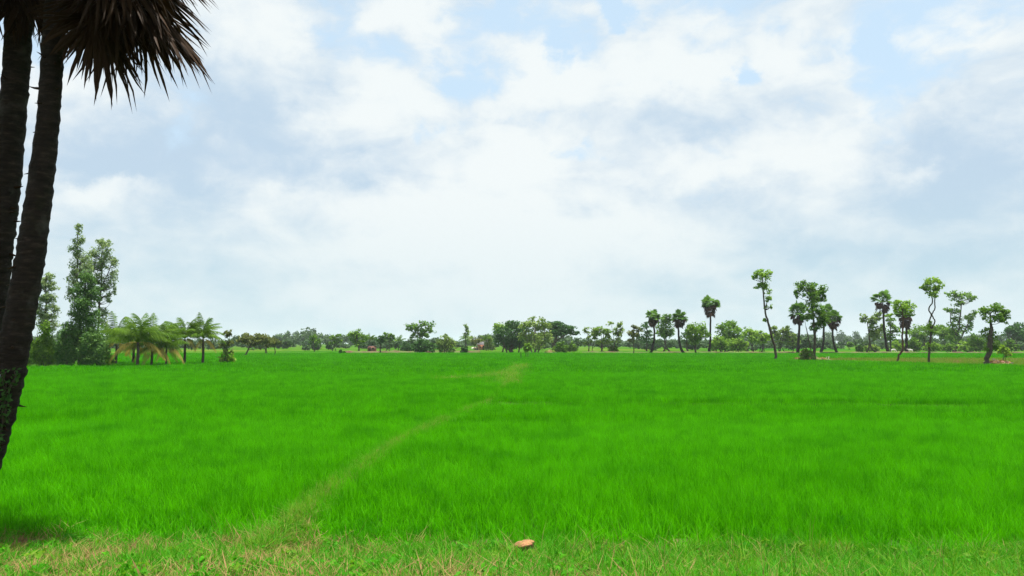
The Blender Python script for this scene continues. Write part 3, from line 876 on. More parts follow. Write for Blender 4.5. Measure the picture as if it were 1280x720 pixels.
tree('open_crown_tree', 'open branching tree with separate leafy clumps behind the brown bank', 'tree', DY(438.5),
     [[(1192, 439.5, 3.6), (1194, 428, 2.8), (1199, 412, 2.2), (1200, 395, 1.6), (1202, 376, 1)], [(1194, 430, 2.2), (1203, 420, 1.8), (1210, 405, 1.3)], [(1196, 420, 1.8), (1190, 404, 1.3), (1188, 392, 0.9)]],
     [(1196, 370, 8, 6), (1207, 369, 9, 6), (1215, 373, 6, 5), (1188, 368, 6, 5), (1200, 380, 8, 5), (1184, 387, 5.5, 5), (1195, 389, 7, 5), (1211, 396, 8, 7), (1218, 392, 5, 5), (1196, 402, 9, 8), (1205, 410, 9, 6), (1214, 406, 5, 5), (1190, 412, 8, 8), (1187, 424, 7, 8), (1200, 422, 8, 6)],
     'leaf_mid', 'bark', 0.85)
tree('pollard_tree', 'stout vine wrapped trunk below a dark round crown beside the brick red debris', 'tree', DY(454),
     [[(1231, 455.5, 5), (1235, 444, 6), (1237, 430, 6), (1238, 418, 5), (1240, 411, 4), (1239, 403, 2.6), (1238, 392, 1.6)]],
     [(1243, 388, 13, 9), (1233, 390, 8, 8), (1253, 394, 8, 8), (1241, 398, 12, 6), (1251, 402, 7, 5), (1229, 395, 4, 4), (1258, 390, 4, 4), (1236, 418, 8.5, 7), (1241, 428, 7, 9), (1236, 438, 6, 7), (1233, 412, 5, 4)],
     'leaf_mid', 'bark', 1.2, seed=5, twigs=0.15)
auto_tree('frail pale sapling beside the vine wrapped trunk', 1256, 425, 453, 18, 'sparse', 'leaf_lime', stems=3, tw=0.8, name='sapling', dens=0.6)
auto_tree('broad pale open tree next to the palmyra leaning over the grazing calf', 1090, 389, 440, 34, 'sparse', 'leaf_pale', stems=2, dens=1.3)
auto_tree('feathery light green tree directly behind the palmyra leaning over the grazing calf', 1113, 392, 439, 22, 'slender', 'leaf_mid', d=235)

# --- the mid line from the thin sapling to the fallow field
for (lab, x, top, base, w, st, mt, kw) in [
    ('thin bare stemmed sapling with a wispy crown beside the curved foot palmyra', 792, 405, 441.5, 20, 'sparse', 'leaf_olive', dict(dens=0.9, tw=1.4, crownbot=430)),
    ('slim open scrub tree at the hay mound end of the sparse thicket', 738, 408, 440.5, 26, 'sparse', 'leaf_pale', dict(stems=3, tw=1.0, dens=0.65)),
    ('many stemmed open scrub tree in the middle of the sparse thicket', 752, 407, 440.5, 28, 'sparse', 'leaf_lime', dict(stems=4, tw=1.0, dens=0.65)),
    ('taller scrub tree with a denser tuft on top in the sparse thicket', 768, 401, 440.5, 24, 'sparse', 'leaf_pale', dict(stems=3, tw=1.1, dens=0.8)),
    ('low leafy shrub at the foot of the sparse thicket', 767, 429, 440.5, 13, 'bush', 'leaf_mid', dict(stems=2, tw=1, dens=0.7)),
    ('bluish tree filling the gap between the two bowed palmyras', 832, 391, 437, 30, 'round', 'leaf_mid', dict(d=270, stems=2)),
    ('dusky slender tree seen just past the curved foot palmyra', 808, 402, 437, 20, 'slender', 'leaf_deep', dict(d=275)),
    ('dark leafy tree right behind the palmyra with the outward bowed trunk', 860, 407, 437, 20, 'slender', 'leaf_deep', dict(d=280)),
    ('round bright green tree between the bowed palmyra and the tall straight one', 871, 401, 441, 36, 'round', 'leaf_mid', dict(crownbot=432, tw=2.6)),
    ('dark domed tree top rising over the yellow green scrub', 911, 398, 436.5, 42, 'round', 'leaf_mid', dict(d=262, stems=2)),
    ('yellow green shrub at the foot of the tall straight palmyra', 900, 413, 438.5, 30, 'bush', 'leaf_lime', dict(stems=4, tw=1.2, d=240)),
    ('yellow green shrub under the dark domed tree top', 922, 414, 438.5, 28, 'bush', 'leaf_lime', dict(stems=4, tw=1.2, d=238)),
    ('yellow green scrub tree with bare thin stems showing below', 938, 411, 439.5, 26, 'round', 'leaf_lime', dict(stems=4, tw=1.1, crownbot=430, d=232)),
    ('yellow green scrub tree touching the tall crooked trunk', 954, 413, 439.5, 24, 'round', 'leaf_lime', dict(stems=4, tw=1.1, crownbot=430, d=230)),
    ('airy pale tree with fan of thin branches past the crooked trunk', 975, 403, 439.5, 30, 'sparse', 'leaf_pale', dict(stems=4, tw=1.3, dens=1.2)),
    ('wispy tree with flat tiers next to the purple skirted palmyra', 990, 411, 439.5, 20, 'sparse', 'leaf_pale', dict(tw=1.2, dens=1.1)),
    ('small round shrub out in the meadow past the lone smaller palmyra', 1063, 426.5, 433, 9, 'bush', 'leaf_mid', dict(d=330, stems=2, tw=0.6)),
    ('small upright shrub at the bank near the lone smaller palmyra', 1074, 429, 440, 10, 'bush', 'leaf_mid', dict(stems=2, tw=0.6)),
    ('dense dark wall of a tree behind the twin stemmed tree', 1152, 404, 434, 46, 'round', 'leaf_mid', dict(d=300, stems=2)),
    ('broad hazy tree behind the open branching tree', 1180, 406, 434, 44, 'round', 'leaf_mid', dict(d=310, stems=2)),
    ('low light green bush at the end of the brown bank by the open branching tree', 1222, 415, 439, 30, 'bush', 'leaf_mid', dict(d=225, stems=3, tw=1)),
    ('dark spreading tree beyond the vine wrapped trunk', 1270, 404, 435, 44, 'round', 'leaf_deep', dict(d=290, stems=2)),
    ('light green bush between the vine wrapped trunk and the dark spreading tree', 1262, 420, 438.5, 26, 'bush', 'leaf_mid', dict(d=230, stems=2, tw=1)),
    ('low dense bush at the brown bank behind the twin stemmed tree', 1166, 424, 438.5, 24, 'bush', 'leaf_lime', dict(d=228, stems=2, tw=1)),
    ('low light bush between the two white calves', 1124, 423, 438.5, 20, 'bush', 'leaf_lime', dict(d=240, stems=2, tw=1, dens=0.8)),
    ('low ragged bush under the broad hazy tree', 1184, 426, 438.5, 24, 'bush', 'leaf_mid', dict(d=240, stems=2, tw=1, dens=0.8)),
    ('low ragged bush at the forked stem of the open branching tree', 1207, 425, 438.5, 22, 'bush', 'leaf_lime', dict(d=236, stems=2, tw=1, dens=0.8)),
    ('light green bush directly behind the vine wrapped trunk', 1241, 420, 438.5, 26, 'bush', 'leaf_mid', dict(d=238, stems=2, tw=1)),
    ('low pale bush under the broad pale open tree', 1090, 428, 438.5, 22, 'bush', 'leaf_pale', dict(d=232, stems=2, tw=1, dens=0.8)),
    ('low grey green bush behind the lime green leaning tree', 1143, 420, 438.5, 22, 'bush', 'leaf_mid', dict(d=236, stems=2, tw=1)),
    ]:
    auto_tree(lab, x, top, base, w, st, mt, **kw)

# --- the centre
D_C = DY(440)
tree('banyan_tree', 'massive dark rounded tree with foliage down to the ground', 'tree', DY(439.6),
     [[(639, 441, 6), (640, 430, 5), (638, 415, 3)], [(634, 441, 2), (630, 430, 1.6), (626, 418, 1)], [(648, 441, 2), (650, 430, 1.6), (652, 418, 1)]],
     [(640, 415, 16, 12), (625, 416, 9, 10), (652, 412, 11, 9), (640, 428, 20, 9), (628, 428, 10, 8), (650, 427, 10, 9), (640, 407, 10, 6), (655, 422, 8, 10)],
     'leaf_deep', 'bark', 1.1)
auto_tree('yellower tree top peeping past the massive dark tree', 628, 401, 437, 26, 'round', 'leaf_lime', d=250, crownbot=424)
tree('pale_tree', 'large pale green airy tree touching the massive dark one', 'tree', DY(440.6),
     [[(669, 442, 3.4), (668, 430, 2.8), (669, 415, 2)], [(672, 441, 2), (677, 428, 1.6), (681, 415, 1)], [(666, 441, 2), (660, 428, 1.6), (656, 416, 1)]],
     [(668, 404, 12, 7), (658, 410, 9, 8), (680, 411, 10, 9), (668, 418, 14, 9), (655, 423, 8, 8), (684, 424, 8, 9), (670, 430, 14, 7), (664, 398, 5, 3), (676, 401, 6, 4)],
     'leaf_pale', 'bark_pale', 0.95)
tree('rain_tree', 'wide dark umbrella shaped tree with leaning limbs showing below', 'tree', 262,
     [[(692, 439, 4), (693, 428, 3.2), (697, 418, 2.4), (702, 410, 1.6)], [(693, 428, 2.4), (703, 421, 1.8), (714, 415, 1.2)], [(692, 430, 2), (689, 420, 1.5), (690, 408, 1)]],
     [(695, 405, 12, 6.5), (706, 408, 11, 6), (714, 412, 8, 5), (720, 416, 5, 3), (686, 407, 9, 7), (700, 413, 11, 5), (709, 416, 8, 3.5), (690, 415, 9, 6)],
     'leaf_deep', 'bark', 1.9, twigs=0.12)
tree('tall_open_tree', 'tall open crowned tree rising from a dark bush', 'tree', DY(439.6),
     [[(526, 441, 2.6), (526, 430, 2.2), (524, 418, 1.6), (518, 409, 1)], [(526, 424, 1.6), (532, 414, 1.2), (537, 407, 0.8)]],
     [(517, 407, 8, 5.5), (527, 405, 7, 4.5), (536, 406, 7, 5), (512, 412, 4.5, 4), (540, 412, 5, 4), (524, 412, 8, 5), (519, 418, 6, 5), (533, 416, 8, 6), (527, 420, 8, 5)], 'leaf_mid', 'bark', 0.9)
for (lab, x, top, base, w, st, mt, kw) in [
    ('dark dense bush at the foot of the tall open crowned tree', 530, 418, 440.5, 34, 'bush', 'leaf_deep', dict(stems=3, tw=1.4)),
    ('shaggy mid green bush next to the dark dense one', 558, 411, 440, 28, 'bush', 'leaf_pale', dict(stems=4, tw=1.2, dens=0.9)),
    ('low rounded bush behind the brown bank by the tall open crowned tree', 508, 425, 438.5, 20, 'bush', 'leaf_deep', dict(d=270, stems=2, tw=1)),
    ('thin feathery tree near the red hut', 583, 405, 438, 12, 'slender', 'leaf_silver', dict(d=285, tw=1.2, dens=0.8)),
    ('grey bare looking bushy tree beside the red hut', 594, 419, 436.5, 22, 'round', 'leaf_olive', dict(d=320, stems=3, tw=1)),
    ('small dark round bush alone at the field edge before the red hut', 580.5, 430.5, 440.5, 10, 'bush', 'leaf_deep', dict(d=205, stems=1, tw=0.8)),
    ('pale bush between the red hut and the massive dark tree', 612, 421, 437.5, 16, 'bush', 'leaf_pale', dict(d=300, stems=2, tw=1)),
    ('bright bush under the umbrella shaped tree', 700, 424, 440.5, 20, 'bush', 'leaf_mid', dict(stems=3, tw=1, d=225)),
    ('low bright bush beside the hay mound', 714, 426, 438.5, 18, 'bush', 'leaf_mid', dict(stems=2, tw=0.8, d=260)),
    ('small sapling standing in the rice where the bund fades out', 660, 428, 446, 12, 'sparse', 'leaf_lime', dict(stems=3, tw=0.7, name='sapling')),
    ('full rounded tree beside the brown pump house', 447, 411, 439, 27, 'round', 'leaf_mid', dict(stems=1, tw=2.4, crownbot=432)),
    ('small dark trunked tree leaning by the brown pump house', 475, 419, 440.5, 13, 'round', 'leaf_deep', dict(tw=2.0, crownbot=431)),
    ('flat topped tree a little past the brown pump house', 485, 416, 438, 19, 'umbrella', 'leaf_mid', dict(d=275, crownbot=430, stems=2, tw=1.2)),
    ('lone upright round headed tree over the straw field', 393, 416, 440, 15, 'round', 'leaf_mid', dict(d=262, crownbot=434, tw=1.4)),
    ('ragged small tree with a brownish side over the straw field', 419, 417, 438, 17, 'sparse', 'leaf_mid', dict(d=290, stems=2, tw=1.2, dens=1.5)),
    ('tiny dark bush standing in the rice near the straw field', 426, 436, 441.5, 4, 'bush', 'leaf_deep', dict(stems=1, tw=0.5)),
    ('wide flat topped thorn tree on a leaning dark trunk', 318, 415, 446, 50, 'umbrella', 'leaf_olive', dict(d=165, crownbot=438, tw=2.6, lean=17, stems=1)),
    ('small yellowish thorn tree at the edge of the flat topped one', 342, 421, 442, 20, 'umbrella', 'leaf_olive', dict(d=178, crownbot=437, tw=1.4)),
    ('brownish thorn tree between the two flat topped ones', 330, 419, 441, 24, 'round', 'leaf_olive', dict(d=190, crownbot=436, tw=1.3, stems=2)),
    ('spindly many stemmed tree with sparse grey leaves beside the last coconut palm', 283, 412, 452.5, 24, 'sparse', 'leaf_olive', dict(stems=5, tw=0.8, dens=0.3, name='spindly_tree')),
    ('yellowish low shrub among the stems of the spindly tree', 284, 436, 452.5, 24, 'bush', 'leaf_lime', dict(stems=3, tw=0.6, dens=0.3)),
    ]:
    auto_tree(lab, x, top, base, w, st, mt, **kw)

# --- the feathery grove on the left
D_L = DY(456)
tree('feathery_tree', 'tallest slender feathery tree with a thin wispy top', 'tree', D_L + 2,
     [[(99, 457, 3.4), (100, 420, 3), (98, 370, 2.4), (97, 330, 1.6), (97, 290, 0.8)]],
     [(97, 287, 6, 9), (99, 301, 9, 9), (94, 314, 9, 10), (102, 324, 10, 10), (92, 338, 8, 10), (104, 340, 10, 10), (96, 352, 10, 10), (88, 366, 7, 11), (112, 336, 7, 10)], 'leaf_silver', 'bark', 0.46, leafpx=1.35, elong=2.6, droop=0.6, twigs=0.8)
tree('feathery_tree', 'feathery tree with a drooping leafy arm and clear dark trunk below', 'tree', D_L + 6,
     [[(121, 457, 2.8), (122, 420, 2.6), (125, 385, 2.2), (126, 345, 1.6), (127, 310, 1)], [(126, 360, 1.4), (136, 340, 1), (141, 325, 0.7)]],
     [(124, 303, 9, 7), (134, 306, 8, 7), (120, 316, 9, 9), (135, 320, 9, 9), (127, 330, 10, 9), (142, 328, 6, 9), (140, 346, 8, 11), (116, 332, 8, 10), (114, 352, 8, 10), (124, 346, 9, 8), (130, 358, 9, 8), (143, 362, 3, 9), (137, 372, 6, 8), (122, 372, 6, 9), (128, 395, 7, 12)],
     'leaf_silver', 'bark', 0.46, leafpx=1.35, elong=2.6, droop=0.6, twigs=0.8)
tree('feathery_tree', 'dense dark green feathery tree in the middle of the grove', 'tree', D_L,
     [[(108, 457, 3.6), (108, 420, 3.2), (107, 380, 2), (107, 350, 1)]],
     [(108, 350, 11, 11), (100, 364, 11, 12), (115, 366, 10, 13), (107, 380, 14, 13), (98, 392, 13, 12), (112, 398, 13, 14), (92, 410, 13, 14), (104, 418, 16, 13), (118, 420, 14, 14), (84, 424, 12, 14), (106, 438, 22, 14), (128, 436, 12, 14)], 'leaf_feather', 'bark', 0.9, leafpx=1.4, elong=2.4, droop=0.5)
tree('feathery_tree', 'thinner feathery tree next to the leaning palm trunk', 'tree', D_L + 4,
     [[(56, 457, 3), (57, 420, 2.4), (58, 380, 1.8), (58, 345, 0.9)]],
     [(58, 346, 8, 6), (52, 356, 8, 8), (64, 358, 8, 8), (58, 372, 11, 10), (50, 388, 10, 11), (66, 390, 9, 11), (57, 405, 13, 11)], 'leaf_silver', 'bark', 0.8, leafpx=1.4, elong=2.4, droop=0.5)
for (lab, x, top, base, w, mt, d_) in [('dark evergreen thicket under the tallest feathery tree', 84, 402, 457, 34, 'leaf_feather', D_L - 1),
                                       ('dark evergreen thicket under the dense feathery tree', 116, 406, 457, 40, 'leaf_feather', D_L - 1.5),
                                       ('brighter leafy thicket beside the leaning palm trunk', 55, 400, 457, 36, 'leaf_mid', D_L + 1),
                                       ('leafy thicket mostly hidden by the leaning palm trunk', 24, 395, 457, 40, 'leaf_mid', D_L + 3)]:
    auto_tree(lab, x, top, base, w, 'bush', mt, d=d_, stems=4, tw=2, name='thicket', cat='thicket', dens=1.5)
auto_tree('yellow green broad leaved shrub between the thicket and the coconut palms', 134, 438, 456, 20, 'bush', 'leaf_lime', stems=3, tw=1, dens=0.8)

# --- coconut palms
def coco_frond(r, Ln, lift, sag):
    G_ = Geo()
    n = 12
    t = np.linspace(0, 1, n)
    x = Ln * (t - 0.10 * t * t * sag); z = Ln * (lift * t - sag * t * t)
    pts = np.stack((x, np.zeros(n), z), 1)
    V, T = tube(pts, 0.032 * (1 - t) + 0.008, 5); G_.add(V, T, 0.75)
    k = 36
    for i in range(k):
        u = 0.14 + 0.85 * (i + r.random() * 0.5) / k
        p = np.array((np.interp(u, t, x), 0, np.interp(u, t, z)))
        tn = np.array((np.interp(min(1, u + 0.05), t, x), 0, np.interp(min(1, u + 0.05), t, z))) - p
        tn /= np.linalg.norm(tn) + 1e-9
        ll = 0.92 * math.sin(math.pi * (0.18 + 0.74 * u)) * r.uniform(0.8, 1.1)
        for s in (-1, 1):
            d = tn * 0.5 + np.array((0, s * 0.55, 0)) + np.array((0, 0, -0.62 + r.normal(0, 0.18)))
            d /= np.linalg.norm(d)
            e = p + d * ll + np.array((0, 0, -0.18 * ll))
            mm = p + d * ll * 0.5
            w = tn * 0.036
            G_.add([p - w * 0.6, p + w * 0.6, mm + w, e, mm - w], [(0, 1, 2), (0, 2, 4), (4, 2, 3)], np.clip(0.5 + r.normal(0, 0.15), 0, 1))
    return G_.mesh('frond')
rc = np.random.default_rng(23)
CG = [coco_frond(rc, 3.4, 0.75, 0.75), coco_frond(rc, 3.2, 0.7, 0.95), coco_frond(rc, 3.5, 0.85, 0.6), coco_frond(rc, 3.1, 0.8, 1.05)]
CD = [coco_frond(rc, 2.8, 0.35, 0.95), coco_frond(rc, 2.6, 0.2, 0.8)]
for me in CG: me.materials.append(M['coco_green'])
for me in CD: me.materials.append(M['coco_dry'])
def coconut(label, x, basey, neck, top, seed, d=None, ng=13, nd=2, tw=3.2, group='young coconut palms in a row', lean=0):
    r = np.random.default_rng(seed)
    d = d or DY(basey)
    m = d / F
    b = np.array(PD(x, HOR, d)); b[2] = 0
    root = empty('coconut_palm', b, label, 'palm', group)
    p0 = np.array((0, 0, -0.05)); p2 = PD(x + lean, neck, d) - b
    q, ra = smooth_line([p0, (p0 + p2) / 2 + np.array((0.05, 0, 0)), p2], [tw * m * 0.62, tw * m * 0.46, tw * m * 0.42], 10, r, 0.08)
    V, T = tube(q, ra, 9); G_ = Geo(); G_.add(V, T)
    link('trunk', G_.mesh('trunk', True), M['bark'], root)
    s = ((neck - top) * m) / 3.3
    for k in range(ng):
        a = k * 2.399 + r.normal(0, 0.2)
        el = R(82 - 88 * (k / ng)) + r.normal(0, 0.08)
        o = link('frond', CG[r.integers(4)], None, root, p2 + np.array((0, 0, 0.05)))
        o.rotation_euler = (r.normal(0, 0.25), -el * 0.72, a)
        o.scale = [s * r.uniform(0.92, 1.18)] * 3
    for k in range(nd):
        a = k * 6.283 / max(nd, 1) + r.normal(0, 0.3)
        o = link('frond', CD[r.integers(2)], None, root, p2 - np.array((0, 0, 0.05)))
        o.rotation_euler = (r.normal(0, 0.2), r.uniform(-0.1, 0.15), a)
        o.scale = [s * r.uniform(0.85, 1.05)] * 3
coconut('young coconut palm closest to the dark feathery grove, dry fronds hanging', 145, 454, 429, 393, 1, nd=2, lean=1)
coconut('young coconut palm half hidden behind the biggest coconut palm', 167, 453.5, 430, 398, 2, d=DY(453), nd=3, ng=14)
coconut('biggest young coconut palm with fronds standing upright', 172.5, 456, 428, 386, 3, nd=3, ng=18, tw=3.6)
coconut('low coconut palm with drooping yellow fronds next to the biggest one', 190, 455.2, 433, 395, 4, nd=4, ng=15, tw=2.8)
coconut('smallest coconut palm with a crown of yellowing fronds', 208, 455, 435, 402, 5, nd=4, ng=14, tw=2.6)
coconut('coconut palm with arched wind tossed fronds standing apart', 231, 453.5, 424, 391, 6, nd=2, ng=18)
coconut('coconut palm at the end of the row beside the spindly tree', 254, 453.5, 424, 394, 7, nd=3, ng=17)
coconut('far coconut palm by the massive dark tree and red hut', 608, 438, 425, 415, 8, d=300, nd=1, ng=11, tw=1.2, group='far coconut palms')
coconut('far coconut palm showing over the brown pump house', 463, 438, 425, 416, 9, d=300, nd=1, ng=10, tw=1.2, group='far coconut palms')
coconut('far coconut palm between the flat topped tree and the tall open crowned tree', 498, 438, 427, 418, 10, d=310, nd=1, ng=10, tw=1.1, group='far coconut palms')
coconut('far coconut palm beside the thin feathery tree', 582, 438, 424, 414, 11, d=310, nd=1, ng=10, tw=1.1, group='far coconut palms')

# --- far woodland, one hazy mass
r = np.random.default_rng(77)
def wood(name, lst, label, size):
    G_ = Geo()
    for (x, d, h, w) in lst:
        c0 = PD(x, HOR, d); c0[2] = 0
        for k in range(5):
            c = c0 + np.array((r.uniform(-0.4, 0.4) * w, r.uniform(-0.4, 0.4) * w, h * r.uniform(0.3, 0.78)))
            V, T, t = leaves(r, c, 46, (w * 0.28, w * 0.28, h * 0.24), size, 1.4, 0.4, 0.5 + r.normal(0, 0.15))
            G_.add(V, T, t)
    return tag(link(name, G_.mesh(name), M['far']), label, 'woodland', kind='stuff')
lst = []
for x in np.arange(-260, 1540, 7.0):
    base_h = 7.5 + 3.0 * math.sin(x * 0.021) + 1.5 * math.sin(x * 0.083 + 1)
    if 340 < x < 460: base_h += 2.0
    if 1030 < x < 1110: base_h = 15.5
    if 720 < x < 800: base_h -= 2.0
    for d in ((620, 760) if not 1030 < x < 1110 else (900, 980)):
        lst.append((x + r.uniform(-4, 4), d + r.uniform(-60, 60), base_h * r.uniform(0.75, 1.2), r.uniform(7, 13)))
wood('far_woodland', lst, 'low hazy line of woodland closing off the far fields', 1.5)
lst = []
for x in np.arange(-300, 1580, 4.2):
    if 350 < x < 460 or 560 < x < 625 or 716 < x < 800 or 1045 < x < 1085:
        if r.random() < 0.6: continue
    lst.append((x + r.uniform(-5, 5), r.uniform(285, 480), r.uniform(2.2, 6.0), r.uniform(4, 8)))
wood('hedgerow', lst, 'broken line of scrub and hedges before the far woodland', 0.85)

# ------------------------------------------------------------------ huts, post, brush heaps, animals
def mat_plain(name, a, b, scale=4, rough=0.85, bump=0.3): return surf_mat(name, [(0.3, a), (0.7, b)], scale, rough, bump)
M['brick'] = mat_plain('brick_wall', (0.16, 0.075, 0.055), (0.26, 0.13, 0.10))
M['orange_wall'] = mat_plain('orange_wall', (0.42, 0.16, 0.085), (0.55, 0.26, 0.16))
M['slate'] = mat_plain('dark_roof', (0.06, 0.06, 0.065), (0.13, 0.12, 0.12))
M['dark_wood'] = mat_plain('dark_wood', (0.025, 0.018, 0.014), (0.06, 0.045, 0.035))
M['plinth'] = mat_plain('plinth', (0.30, 0.22, 0.16), (0.42, 0.33, 0.25))
M['red_tile'] = mat_plain('red_tile', (0.30, 0.09, 0.06), (0.42, 0.17, 0.13))
M['hide'] = mat_plain('white_hide', (0.62, 0.60, 0.55), (0.78, 0.76, 0.70), 3, 0.8, 0.1)
M['dark_hide'] = mat_plain('dark_hide', (0.03, 0.025, 0.02), (0.06, 0.05, 0.045), 3, 0.8, 0.1)
M['debris'] = mat_plain('debris', (0.10, 0.055, 0.035), (0.24, 0.14, 0.09), 1.5)
M['hay'] = mat_plain('hay', (0.13, 0.105, 0.04), (0.23, 0.19, 0.08), 2.0, 0.95, 0.8)

def build(name, boxes, mat, parent):
    g = Geo()
    for bx_ in boxes: g.box(*bx_)
    return link(name, g.mesh(name), mat, parent)
# brown pump house
d = DY(439.6, 0.3); b = PD(465, HOR, d); b[2] = 0
hut = empty('pump_house', b, 'small flat roofed brown brick pump house on a pale plinth', 'hut')
build('plinth', [(-1.5, 1.6, -1.2, 1.3, -0.1, 0.42)], M['plinth'], hut)
build('wall', [(-1.12, 1.12, -0.95, 1.05, 0.42, 1.86)], M['brick'], hut)
build('roof', [(-1.24, 1.24, -1.08, 1.18, 1.863, 2.02)], M['slate'], hut)
build('door', [(-0.75, -0.15, -0.99, -0.952, 0.423, 1.6)], M['dark_wood'], hut)
w_ = build('window', [(0.25, 0.8, -0.985, -0.952, 0.95, 1.5)], M['dark_wood'], hut)
build('sill', [(0.2, 0.85, -1.03, -0.953, 0.88, 0.947)], M['plinth'], w_)
# red hut
d = 330.0; b = PD(603, HOR, d); b[2] = 0
hut = empty('field_hut', b, 'orange red walled hut with dark pitched roof among the trees', 'hut')
build('wall', [(-1.9, 1.9, -1.5, 1.5, -0.05, 2.05)], M['orange_wall'], hut)
g = Geo()
V = [(-2.15, -1.9, 1.95), (2.15, -1.9, 1.95), (2.15, 0, 3.25), (-2.15, 0, 3.25), (2.15, 1.9, 1.95), (-2.15, 1.9, 1.95)]
V += [(x, y, z + 0.13) for x, y, z in V]
T = []
for a_, b_, c_, d_ in ((6, 7, 8, 9), (9, 8, 10, 11), (0, 3, 2, 1), (3, 5, 4, 2), (0, 1, 7, 6), (5, 11, 10, 4), (0, 6, 9, 3), (3, 9, 11, 5), (1, 2, 8, 7), (2, 4, 10, 8)):
    T += [(a_, b_, c_), (a_, c_, d_)]
g.add(V, T)
rf = link('roof', g.mesh('roof'), M['slate'], hut)
build('eave_board', [(-2.2, 2.2, -1.96, -1.903, 1.82, 2.09)], M['red_tile'], rf)
g = Geo(); g.add([(-1.9, -1.5, 2.052), (-1.9, 1.5, 2.052), (-1.9, 0, 3.1), (1.9, -1.5, 2.052), (1.9, 1.5, 2.052), (1.9, 0, 3.1)], [(0, 2, 1), (3, 4, 5)])
link('gable', g.mesh('gable'), M['orange_wall'], hut)
build('door', [(0.1, 0.95, -1.54, -1.503, 0.0, 1.75)], M['dark_wood'], hut)
build('window', [(-1.1, -0.4, -1.54, -1.503, 0.85, 1.5)], M['dark_wood'], hut)
build('lean_to', [(-3.6, -1.903, -0.9, 0.9, 0.0, 1.2)], M['plinth'], hut)
# post in the rice
b = P(651, 447, 0.3); b[2] = 0
g = Geo(); q, ra = smooth_line([(0, 0, -0.1), (0.03, 0, 0.6), (0.01, 0, 1.25)], [0.085, 0.075, 0.06], 7); V, T = tube(q, ra, 8); g.add(V, T)
tag(link('wooden_post', g.mesh('wooden_post'), M['dark_wood'], loc=b), 'thin dark wooden post standing in the rice near the end of the bund', 'post')

def heap(name, label, cat, px, py, wpx, h, mat, seed, sticks=40, d=None, fleck=None):
    """low uneven mound of brush with sticks in it"""
    r = np.random.default_rng(seed)
    d = d or DY(py, 0.2); m = d / F
    b = PD(px, HOR, d); b[2] = 0
    root = empty(name, b, label, cat)
    g = Geo(); n = 22
    V, T = [(0, 0, h)], []
    for k in range(1, 6):
        for j in range(n):
            a = j / n * 6.283
            rr = k / 5 * wpx * m * 0.5 * (1 + 0.15 * math.sin(3 * a + seed) + r.normal(0, 0.05))
            V.append((rr * math.cos(a), rr * math.sin(a) * 0.7, h * (1 - (k / 5) ** 1.6) * r.uniform(0.75, 1.2) - (0.06 if k == 5 else 0)))
    for j in range(n): T.append((0, 1 + j, 1 + (j + 1) % n))
    for k in range(4):
        for j in range(n):
            a_, b_ = 1 + k * n + j, 1 + k * n + (j + 1) % n
            T += [(a_, a_ + n, b_ + n), (a_, b_ + n, b_)]
    g.add(V, T)
    link('mound', g.mesh('mound'), M[mat], root)
    g = Geo()
    for k in range(sticks):
        a = r.random() * 6.283; rr = wpx * m * 0.45 * math.sqrt(r.random())
        p = np.array((rr * math.cos(a), rr * math.sin(a) * 0.7, h * (1 - (rr / (wpx * m * 0.5)) ** 1.6) * 0.8))
        dd = r.normal(size=3); dd[2] = abs(dd[2]) * 0.4; dd /= np.linalg.norm(dd)
        V, T = tube([p - dd * 0.35, p, p + dd * r.uniform(0.4, 0.8)], [0.05, 0.06, 0.025], 5); g.add(V, T, r.random())
    if fleck:
        V, T, t = leaves(r, (0, 0, h * 0.45), 260, (wpx * m * 0.48, wpx * m * 0.33, h * 0.55), 0.28, 1.6, 0.6)
        g2 = Geo(); g2.add(V, T, t); link('leaf_litter', g2.mesh('leaf_litter'), M[fleck], root)
    link('stick', g.mesh('stick'), M['bark_pale'], root)['kind'] = 'stuff'
heap('brush_heap', 'low brown heap of cut brush round the foot of the big two tiered tree', 'brush heap', 1014, 449.6, 56, 0.55, 'bank', 4, 60, fleck='straw')
heap('debris_heap', 'reddish heap of rubble and dead leaves by the vine wrapped trunk', 'debris heap', 1247, 454.2, 32, 0.55, 'debris', 5, 50, fleck='rust')
heap('hay_mound', 'rounded straw coloured hay mound under the pale airy tree', 'hay mound', 687, 440.8, 15, 0.95, 'hay', 6, 20, fleck='fallow')

